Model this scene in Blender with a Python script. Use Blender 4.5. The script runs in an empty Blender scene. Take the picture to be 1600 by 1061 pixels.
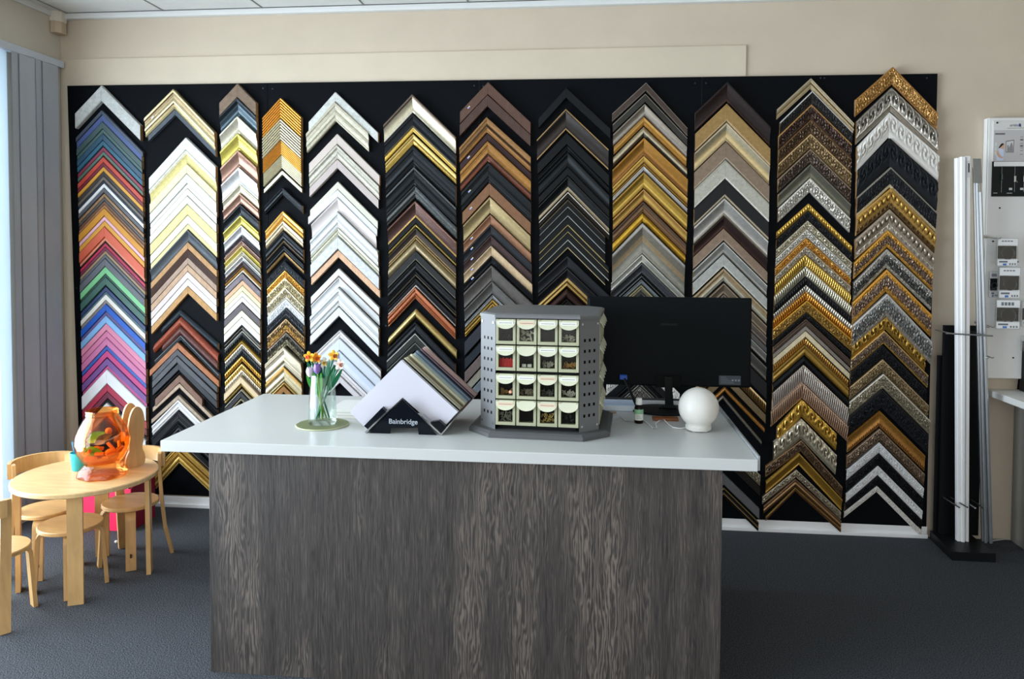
import bpy, bmesh, math, random
from mathutils import Vector, Matrix
random.seed(7)
S = bpy.context.scene
COL = S.collection
PI = math.pi
sin, cos, rad = math.sin, math.cos, math.radians

# ------------------------------------------------------------------ camera
YAW, PITCH, ROLL, FPX, CY = -0.1017, 0.0356, 0.005, 1200.6, 425.5
CAMP = Vector((3.0935, -4.3280, 1.58))
fw = Vector((sin(YAW)*cos(PITCH), cos(YAW)*cos(PITCH), -sin(PITCH)))
r0 = Vector((cos(YAW), -sin(YAW), 0)); u0 = r0.cross(fw)
rt = cos(ROLL)*r0 + sin(ROLL)*u0
up = -sin(ROLL)*r0 + cos(ROLL)*u0
cd = bpy.data.cameras.new('camera'); cam = bpy.data.objects.new('camera', cd); COL.objects.link(cam)
M = Matrix((rt, up, -fw)).transposed().to_4x4(); M.translation = CAMP
cam.matrix_world = M
cd.sensor_width = 36; cd.lens = FPX/1600*36; cd.shift_y = -(530.5-CY)/1600
cd.clip_start = .05; cd.clip_end = 100
S.camera = cam

# ------------------------------------------------------------------ world, light, exposure
S.view_settings.view_transform = 'Standard'; S.view_settings.look = 'None'
S.view_settings.exposure = 0.5; S.view_settings.gamma = 1.0
S.view_settings.use_curve_mapping = False
W = bpy.data.worlds.new('daylight'); S.world = W; W.use_nodes = True
bg = W.node_tree.nodes['Background']; bg.inputs[0].default_value = (.90, .95, 1.0, 1); bg.inputs[1].default_value = .7

def area(name, loc, rot, sx, sy, power, col):
    l = bpy.data.lights.new(name, 'AREA'); l.shape = 'RECTANGLE'; l.size = sx; l.size_y = sy
    l.energy = power; l.color = col
    o = bpy.data.objects.new(name, l); COL.objects.link(o); o.location = loc; o.rotation_euler = rot
    return o
# daylight through the long side window (left) and through the shop front behind the camera
area('side_window_daylight', (-.34, -2.9, 1.3), (0, rad(-90), 0), 2.5, 4.7, 385, (.95, .98, 1.0))
area('shop_front_daylight', (4.2, -8.3, 1.45), (rad(90), 0, 0), 7.0, 2.4, 55, (1.0, .97, .93))

# ------------------------------------------------------------------ layout helpers (photo measurements -> real planes)
def _ray(px, py): return rt*(px-800) + up*(CY-py) + fw*FPX
def on_z(px, py, z):
    d = _ray(px, py); return CAMP + d*((z-CAMP.z)/d.z)
def on_y(px, py, y):
    d = _ray(px, py); return CAMP + d*((y-CAMP.y)/d.y)
def on_x(px, py, x):
    d = _ray(px, py); return CAMP + d*((x-CAMP.x)/d.x)

# ------------------------------------------------------------------ materials
def lin(h):
    if not isinstance(h, str): return h
    v = [int(h[i:i+2], 16)/255 for i in (0, 2, 4)]
    return tuple(c/12.92 if c <= .04045 else ((c+.055)/1.055)**2.4 for c in v)
_mc = {}
def mat(h, fin='P', gain=1.0, rough=None, **k):
    key = (h, fin, round(gain, 3), rough, tuple(sorted(k.items())))
    if key in _mc: return _mc[key]
    m = bpy.data.materials.new('mat_%s_%s' % (fin, h if isinstance(h, str) else 'c')); m.use_nodes = True
    nt = m.node_tree; N = nt.nodes; L = nt.links; b = N['Principled BSDF']
    c = [min(.92, v*gain) for v in lin(h)]
    b.inputs['Base Color'].default_value = (*c, 1)
    b.inputs['Roughness'].default_value = rough if rough is not None else .42
    if fin in 'PLWT' and 'spec' not in k: b.inputs['Specular IOR Level'].default_value = .32 if max(c) > .06 else .16
    if 'spec' in k: b.inputs['Specular IOR Level'].default_value = k['spec']
    def tex(scale, detail=4, vec=None, rough_=.6):
        tc = N.new('ShaderNodeTexCoord'); mp = N.new('ShaderNodeMapping'); t = N.new('ShaderNodeTexNoise')
        L.new(tc.outputs['Object'], mp.inputs[0]); L.new(mp.outputs[0], t.inputs['Vector'])
        if vec: mp.inputs['Scale'].default_value = vec
        t.inputs['Scale'].default_value = scale; t.inputs['Detail'].default_value = detail; t.inputs['Roughness'].default_value = rough_
        return t
    def ramp(t, lo, hi, a=.3, z=.7):
        r = N.new('ShaderNodeValToRGB'); L.new(t.outputs[0], r.inputs[0])
        r.color_ramp.elements[0].position = a; r.color_ramp.elements[1].position = z
        r.color_ramp.elements[0].color = (*[min(1, v*lo) for v in c], 1); r.color_ramp.elements[1].color = (*[min(1, v*hi) for v in c], 1)
        L.new(r.outputs[0], b.inputs['Base Color']); return r
    def bump(t, st, dist=.002):
        bp = N.new('ShaderNodeBump'); bp.inputs['Strength'].default_value = st; bp.inputs['Distance'].default_value = dist
        L.new(t.outputs[0], bp.inputs['Height']); L.new(bp.outputs[0], b.inputs['Normal'])
    if fin == 'M':
        b.inputs['Metallic'].default_value = .55
        b.inputs['Roughness'].default_value = rough if rough is not None else .33
        t = tex(60); ramp(t, .86, 1.14)
    elif fin == 'A':      # antique metal leaf: dark patina left in the hollows of the carving
        b.inputs['Metallic'].default_value = .6; b.inputs['Roughness'].default_value = .34
        ge = N.new('ShaderNodeNewGeometry'); t = tex(90, 5)
        ad = N.new('ShaderNodeMath'); ad.operation = 'MULTIPLY_ADD'; ad.inputs[1].default_value = .10; L.new(t.outputs[0], ad.inputs[0]); L.new(ge.outputs['Pointiness'], ad.inputs[2])
        ramp(ad, .42, 1.3, .505, .585)
    elif fin == 'W':
        t = tex(40, 6, (1, 1, 1)); t2 = tex(9, 3, (14, 14, 1)); 
        mx = N.new('ShaderNodeMath'); mx.operation = 'MULTIPLY_ADD'; L.new(t2.outputs[0], mx.inputs[0]); mx.inputs[1].default_value = .5; 
        ml = N.new('ShaderNodeMath'); ml.operation = 'MULTIPLY'; L.new(t.outputs[0], ml.inputs[0]); ml.inputs[1].default_value = .5; L.new(ml.outputs[0], mx.inputs[2])
        ramp(mx, .78, 1.2, .35, .65)
    elif fin == 'T':
        t = tex(55, 8, None, .75); ramp(t, .74, 1.16, .32, .66); bump(t, .2)
    elif fin == 'K':      # birch plywood
        t = tex(6, 5, (1, 7, 1)); ramp(t, .86, 1.08, .35, .65)
    elif fin == 'S':      # steel / chrome
        b.inputs['Metallic'].default_value = .9; b.inputs['Roughness'].default_value = rough if rough is not None else .25
    elif fin == 'L':      # light painted wall
        t = tex(3.2, 5); ramp(t, .955, 1.03, .3, .7); t2 = tex(260, 2); bump(t2, .06, .001)
    _mc[key] = m; return m
def clear(h, fr=.6, gl=.12, rough=.02):
    key = ('clear', h, fr, gl, rough)
    if key in _mc: return _mc[key]
    m = bpy.data.materials.new('clear_'+h); m.use_nodes = True; nt = m.node_tree; N = nt.nodes; L = nt.links; N.clear()
    o = N.new('ShaderNodeOutputMaterial'); t = N.new('ShaderNodeBsdfTransparent'); g = N.new('ShaderNodeBsdfGlossy'); mx = N.new('ShaderNodeMixShader')
    lw = N.new('ShaderNodeLayerWeight'); lw.inputs[0].default_value = .35
    mul = N.new('ShaderNodeMath'); mul.operation = 'MULTIPLY_ADD'; mul.inputs[1].default_value = fr; mul.inputs[2].default_value = gl*.35
    L.new(lw.outputs['Fresnel'], mul.inputs[0]); L.new(mul.outputs[0], mx.inputs[0])
    t.inputs[0].default_value = (*lin(h), 1); g.inputs['Roughness'].default_value = rough; g.inputs[0].default_value = (.95, .95, .95, 1)
    L.new(t.outputs[0], mx.inputs[1]); L.new(g.outputs[0], mx.inputs[2]); L.new(mx.outputs[0], o.inputs[0])
    _mc[key] = m; return m
def translucent(h, k=.6):
    m = bpy.data.materials.new('translucent'); m.use_nodes = True; nt = m.node_tree; N = nt.nodes; L = nt.links; N.clear()
    o = N.new('ShaderNodeOutputMaterial'); d = N.new('ShaderNodeBsdfDiffuse'); t = N.new('ShaderNodeBsdfTranslucent'); mx = N.new('ShaderNodeMixShader'); mx.inputs[0].default_value = k
    d.inputs[0].default_value = t.inputs[0].default_value = (*lin(h), 1)
    L.new(d.outputs[0], mx.inputs[1]); L.new(t.outputs[0], mx.inputs[2]); L.new(mx.outputs[0], o.inputs[0]); return m
def emit(h, st):
    m = bpy.data.materials.new('emit'); m.use_nodes = True; b = m.node_tree.nodes['Principled BSDF']
    b.inputs['Emission Color'].default_value = (*lin(h), 1); b.inputs['Emission Strength'].default_value = st; b.inputs['Base Color'].default_value = (*lin(h), 1)
    return m

# ------------------------------------------------------------------ mesh builder
class MB:
    def __init__(s): s.v = []; s.f = []; s.mi = []; s.ms = []
    def slot(s, m):
        if m not in s.ms: s.ms.append(m)
        return s.ms.index(m)
    def add(s, vs, fs, m=0):
        o = len(s.v); s.v += [tuple(v) for v in vs]
        for f in fs: s.f.append([i+o for i in f]); s.mi.append(m)
    def bm(s, b, m=0):
        b.verts.index_update(); s.add([v.co.copy() for v in b.verts], [[v.index for v in f.verts] for f in b.faces], m); b.free()
    def obox(s, c, ax, bev=0, m=0):
        c = Vector(c); a, b_, d = [Vector(q) for q in ax]
        b = bmesh.new(); bmesh.ops.create_cube(b, size=2)
        for v in b.verts: x, y, z = v.co; v.co = c + a*x + b_*y + d*z
        if bev: bmesh.ops.bevel(b, geom=list(b.edges), offset=bev, segments=2, affect='EDGES', profile=.5)
        s.bm(b, m); return s
    def box(s, x0, x1, y0, y1, z0, z1, bev=0, m=0):
        return s.obox(((x0+x1)/2, (y0+y1)/2, (z0+z1)/2), ((abs(x1-x0)/2, 0, 0), (0, abs(y1-y0)/2, 0), (0, 0, abs(z1-z0)/2)), bev, m)
    def tube(s, pts, r, n=8, m=0, cap=True):
        pts = [Vector(p) for p in pts]; rs = r if isinstance(r, (list, tuple)) else [r]*len(pts)
        t0 = (pts[1]-pts[0]).normalized(); ref = Vector((0, 0, 1)) if abs(t0.z) < .9 else Vector((1, 0, 0))
        a = t0.cross(ref).normalized(); vs = []; fs = []
        for i, p in enumerate(pts):
            t = (pts[min(i+1, len(pts)-1)]-pts[max(i-1, 0)]).normalized()
            a = (a - t*a.dot(t)).normalized(); b = t.cross(a)
            for k in range(n): q = 2*PI*k/n; vs.append(p + (a*cos(q)+b*sin(q))*rs[i])
        for i in range(len(pts)-1):
            for k in range(n): fs.append((i*n+k, i*n+(k+1) % n, (i+1)*n+(k+1) % n, (i+1)*n+k))
        if cap: fs.append(tuple(range(n))[::-1]); fs.append(tuple(range((len(pts)-1)*n, len(pts)*n)))
        s.add(vs, fs, m); return s
    def lathe(s, prof, c=(0, 0, 0), n=32, m=0, mod=None, cap=True):
        c = Vector(c); vs = []; fs = []
        for (r, z) in prof:
            for k in range(n):
                q = 2*PI*k/n; rr = r*(mod(q, z) if mod else 1); vs.append(c+Vector((rr*cos(q), rr*sin(q), z)))
        for i in range(len(prof)-1):
            for k in range(n): fs.append((i*n+k, i*n+(k+1) % n, (i+1)*n+(k+1) % n, (i+1)*n+k))
        if cap:
            if prof[0][0] > 1e-5: fs.append(tuple(range(n))[::-1])
            if prof[-1][0] > 1e-5: fs.append(tuple(range((len(prof)-1)*n, len(prof)*n)))
        s.add(vs, fs, m); return s
    def prism(s, poly, d, m=0):
        """poly: 3-D points (planar), d: extrusion vector"""
        d = Vector(d); P = [Vector(p) for p in poly]; n = len(P)
        s.add(P+[p+d for p in P], [tuple(range(n))[::-1], tuple(range(n, 2*n))]+[(i, (i+1) % n, (i+1) % n+n, i+n) for i in range(n)], m); return s
    def strip(s, path, wdir, w, th, m=0):
        """rectangular section swept along a path; wdir = width direction"""
        P = [Vector(p) for p in path]; wd = Vector(wdir).normalized(); vs = []; fs = []
        for i, p in enumerate(P):
            t = (P[min(i+1, len(P)-1)]-P[max(i-1, 0)]).normalized(); nn = t.cross(wd).normalized()
            ww = w[i] if isinstance(w, list) else w
            for a, b in ((-1, -1), (1, -1), (1, 1), (-1, 1)): vs.append(p+wd*a*ww/2+nn*b*th/2)
        for i in range(len(P)-1):
            for k in range(4): fs.append((i*4+k, i*4+(k+1) % 4, i*4+4+(k+1) % 4, i*4+4+k))
        e = (len(P)-1)*4; fs += [(3, 2, 1, 0), (e, e+1, e+2, e+3)]
        s.add(vs, fs, m); return s
    def ball(s, c, rx, ry=None, rz=None, n=16, m=0):
        ry = ry or rx; rz = rz or rx; b = bmesh.new(); bmesh.ops.create_uvsphere(b, u_segments=n, v_segments=max(6, n//2), radius=1)
        for v in b.verts: v.co = Vector(c)+Vector((v.co.x*rx, v.co.y*ry, v.co.z*rz))
        s.bm(b, m); return s
    def mesh(s, name, mats, org=(0, 0, 0), smooth=None):
        me = bpy.data.meshes.new(name); o = Vector(org)
        me.from_pydata([tuple(Vector(v)-o) for v in s.v], [], s.f)
        for q in mats: me.materials.append(q)
        me.polygons.foreach_set('material_index', s.mi)
        b = bmesh.new(); b.from_mesh(me); bmesh.ops.recalc_face_normals(b, faces=b.faces); b.to_mesh(me); b.free()
        if smooth:
            me.polygons.foreach_set('use_smooth', [True]*len(me.polygons)); me.set_sharp_from_angle(angle=rad(smooth))
        me.update(); return me
    def build(s, name, mats, parent=None, smooth=None, org=None, **props):
        if not isinstance(mats, (list, tuple)): mats = [mats]
        w = world_of(parent) if parent else (Vector(org) if org else Vector())
        o = bpy.data.objects.new(name, s.mesh(name, mats, w, smooth)); COL.objects.link(o)
        if parent: o.parent = parent
        elif org: o.location = org
        for k, v in props.items(): o[k] = v
        return o
def world_of(o):
    v = Vector(o.location)
    while o.parent: o = o.parent; v += Vector(o.location)
    return v
def thing(name, label, cat, loc, group=None):
    o = bpy.data.objects.new(name, None); o.empty_display_size = .05; COL.objects.link(o); o.location = loc
    o['label'] = label; o['category'] = cat
    if group: o['group'] = group
    return o
def tag(o, label, cat, group=None):
    o['label'] = label; o['category'] = cat
    if group: o['group'] = group
    return o
def struct(o): o['kind'] = 'structure'; return o
def text(name, body, size, loc, rot, m, parent, ext=.0006, align='CENTER', bold=0, sx=1):
    cu = bpy.data.curves.new(name, 'FONT'); cu.body = body; cu.size = size; cu.extrude = ext; cu.align_x = align; cu.align_y = 'CENTER'; cu.offset = bold
    tmp = bpy.data.objects.new('tmp', cu); COL.objects.link(tmp)
    bpy.context.view_layer.update()
    me = bpy.data.meshes.new_from_object(tmp.evaluated_get(bpy.context.evaluated_depsgraph_get())); me.name = name
    bpy.data.objects.remove(tmp)
    for v in me.vertices: v.co.x *= sx
    me.materials.clear(); me.materials.append(m)
    o = bpy.data.objects.new(name, me); COL.objects.link(o); o.parent = parent
    o.location = Vector(loc)-(world_of(parent) if parent else Vector()); o.rotation_euler = rot
    return o

# ------------------------------------------------------------------ room
WALLC = 'cabca8'
RX = 8.2; FY = -8.0; CZ = 2.935; LX = -.075
def room():
    wall = mat(WALLC, 'L')
    struct(MB().box(LX-.1, RX, .022, .14, 0, CZ).build('wall_back', wall))
    w = MB(); w.box(LX-.12, LX, -.42, .022, 0, CZ); w.box(LX-.12, LX, FY, -.42, 2.66, CZ); w.box(LX-.12, LX, FY, -6.0, 0, 2.66); 
    struct(w.build('wall_left', mat('c4bcae', 'L')))
    struct(MB().box(RX, RX+.1, FY, .14, 0, CZ).build('wall_right', mat('c4b8a3', 'L')))
    w = MB(); w.box(LX-.12, RX, FY-.12, FY, 2.7, CZ); w.box(LX-.12, RX, FY-.12, FY, 0, .15)
    struct(w.build('wall_front', wall))
    # carpet
    m = bpy.data.materials.new('carpet'); m.use_nodes = True; nt = m.node_tree; N = nt.nodes; L = nt.links; b = N['Principled BSDF']
    tc = N.new('ShaderNodeTexCoord'); n1 = N.new('ShaderNodeTexNoise'); n1.inputs['Scale'].default_value = 210; n1.inputs['Detail'].default_value = 3
    n2 = N.new('ShaderNodeTexVoronoi'); n2.inputs['Scale'].default_value = 190
    rp = N.new('ShaderNodeValToRGB'); rp.color_ramp.elements[0].position = .33; rp.color_ramp.elements[1].position = .68
    rp.color_ramp.elements[0].color = (.020, .022, .026, 1); rp.color_ramp.elements[1].color = (.112, .119, .132, 1)
    L.new(tc.outputs['Object'], n1.inputs['Vector']); L.new(tc.outputs['Object'], n2.inputs['Vector']); L.new(n1.outputs[0], rp.inputs[0]); L.new(rp.outputs[0], b.inputs['Base Color'])
    bp = N.new('ShaderNodeBump'); bp.inputs['Strength'].default_value = .75; bp.inputs['Distance'].default_value = .003
    L.new(n2.outputs[0], bp.inputs['Height']); L.new(bp.outputs[0], b.inputs['Normal']); b.inputs['Roughness'].default_value = .95
    b.inputs['Specular IOR Level'].default_value = .15
    struct(MB().box(LX-.1, RX, FY, .14, -.05, 0).build('floor', m))
    # ceiling slab with lay-in tiles
    ce = struct(MB().box(LX-.12, RX, FY, .14, CZ+.02, CZ+.08).build('ceiling', mat('b9b9b6', 'P', rough=.8)))
    tm = mat('d9dad8', 'L', rough=.8)
    x0 = on_y(258, 20, 0).x - 1.2*1
    for i in range(-1, 13):
        for j in range(4):
            a = LX if i == -1 else x0+i*.6
            e = x0+(i+1)*.6
            if e-a < .02: continue
            MB().box(a+.004, e-.004, -.02-(j+1)*1.2+.004, -.02-j*1.2-.004, CZ+.004, CZ+.02, .002).build('ceiling_tile', tm, ce)
    bars = MB()
    for i in range(0, 14): bars.box(x0+i*.6-.0035, x0+i*.6+.0035, -4.9, -.02, CZ, CZ+.02)
    for j in range(1, 5): bars.box(LX, x0+7.8, -.02-j*1.2-.0035, -.02-j*1.2+.0035, CZ, CZ+.02)
    bars.build('ceiling_grid', mat('8f8f8c'), ce)
    struct(MB().box(LX, RX, -.016, .022, CZ-.028, CZ+.004, .003).build('trim_1', mat('dcdddb')))
    struct(MB().box(LX, LX+.016, FY, -.016, CZ-.028, CZ+.004, .003).build('trim_2', mat('d2d3d2')))
    # thin lining board fixed over the wall, ends right of centre
    struct(MB().box(LX+.002, 3.93, .012, .022, .0, 2.676, .0015).build('trim_3', mat('cfc2ad', 'L')))
    # white skirting in two steps under the display board
    bb = MB(); bb.box(-.01, 4.925, .0005, .022, 0, .064, .002); bb.box(-.01, 4.925, -.012, .0, 0, .022, .003)
    struct(bb.build('baseboard_back', mat('efebe7', 'P', 1.2, rough=.4)))
    # side window: white post, rails and glass
    wf = MB()
    wf.box(LX-.08, LX+.0, -.445, -.42, 0, 2.66, .003); wf.box(LX-.08, LX+.0, -6.0, -.446, 0, .07, .003); wf.box(LX-.08, LX+.0, -6.0, -.446, 2.6, 2.66, .003)
    for y in (-2.3, -4.1, -5.98): wf.box(LX-.08, LX+.0, y-.03, y+.03, .07, 2.6, .003)
    wo = struct(wf.build('window_1', mat('dfe6ee', 'P', 1.1, rough=.35)))
    for a, c in ((-2.27, -.45), (-4.07, -2.33), (-5.95, -4.13)):
        MB().box(LX-.045, LX-.04, a, c, .07, 2.6).build('pane', clear('f4faff', gl=.08), wo)
    # pavement outside
    pv = struct(MB().box(-9, LX-.12, -9, 9, -.12, -.06).build('floor_outside', mat('cfc8bd', 'T', rough=.8)))
    for i in range(9):
        for j in range(14):
            MB().box(-.3-.42*(i+1)+.006, -.3-.42*i-.006, -1.2+j*.42+.006, -1.2+(j+1)*.42-.006, -.06, -.045, .004).build('paving_stone', mat('d6cfc4' if (i+j) % 2 else 'c8bfb2', 'T', rough=.8), pv)
room()
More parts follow.
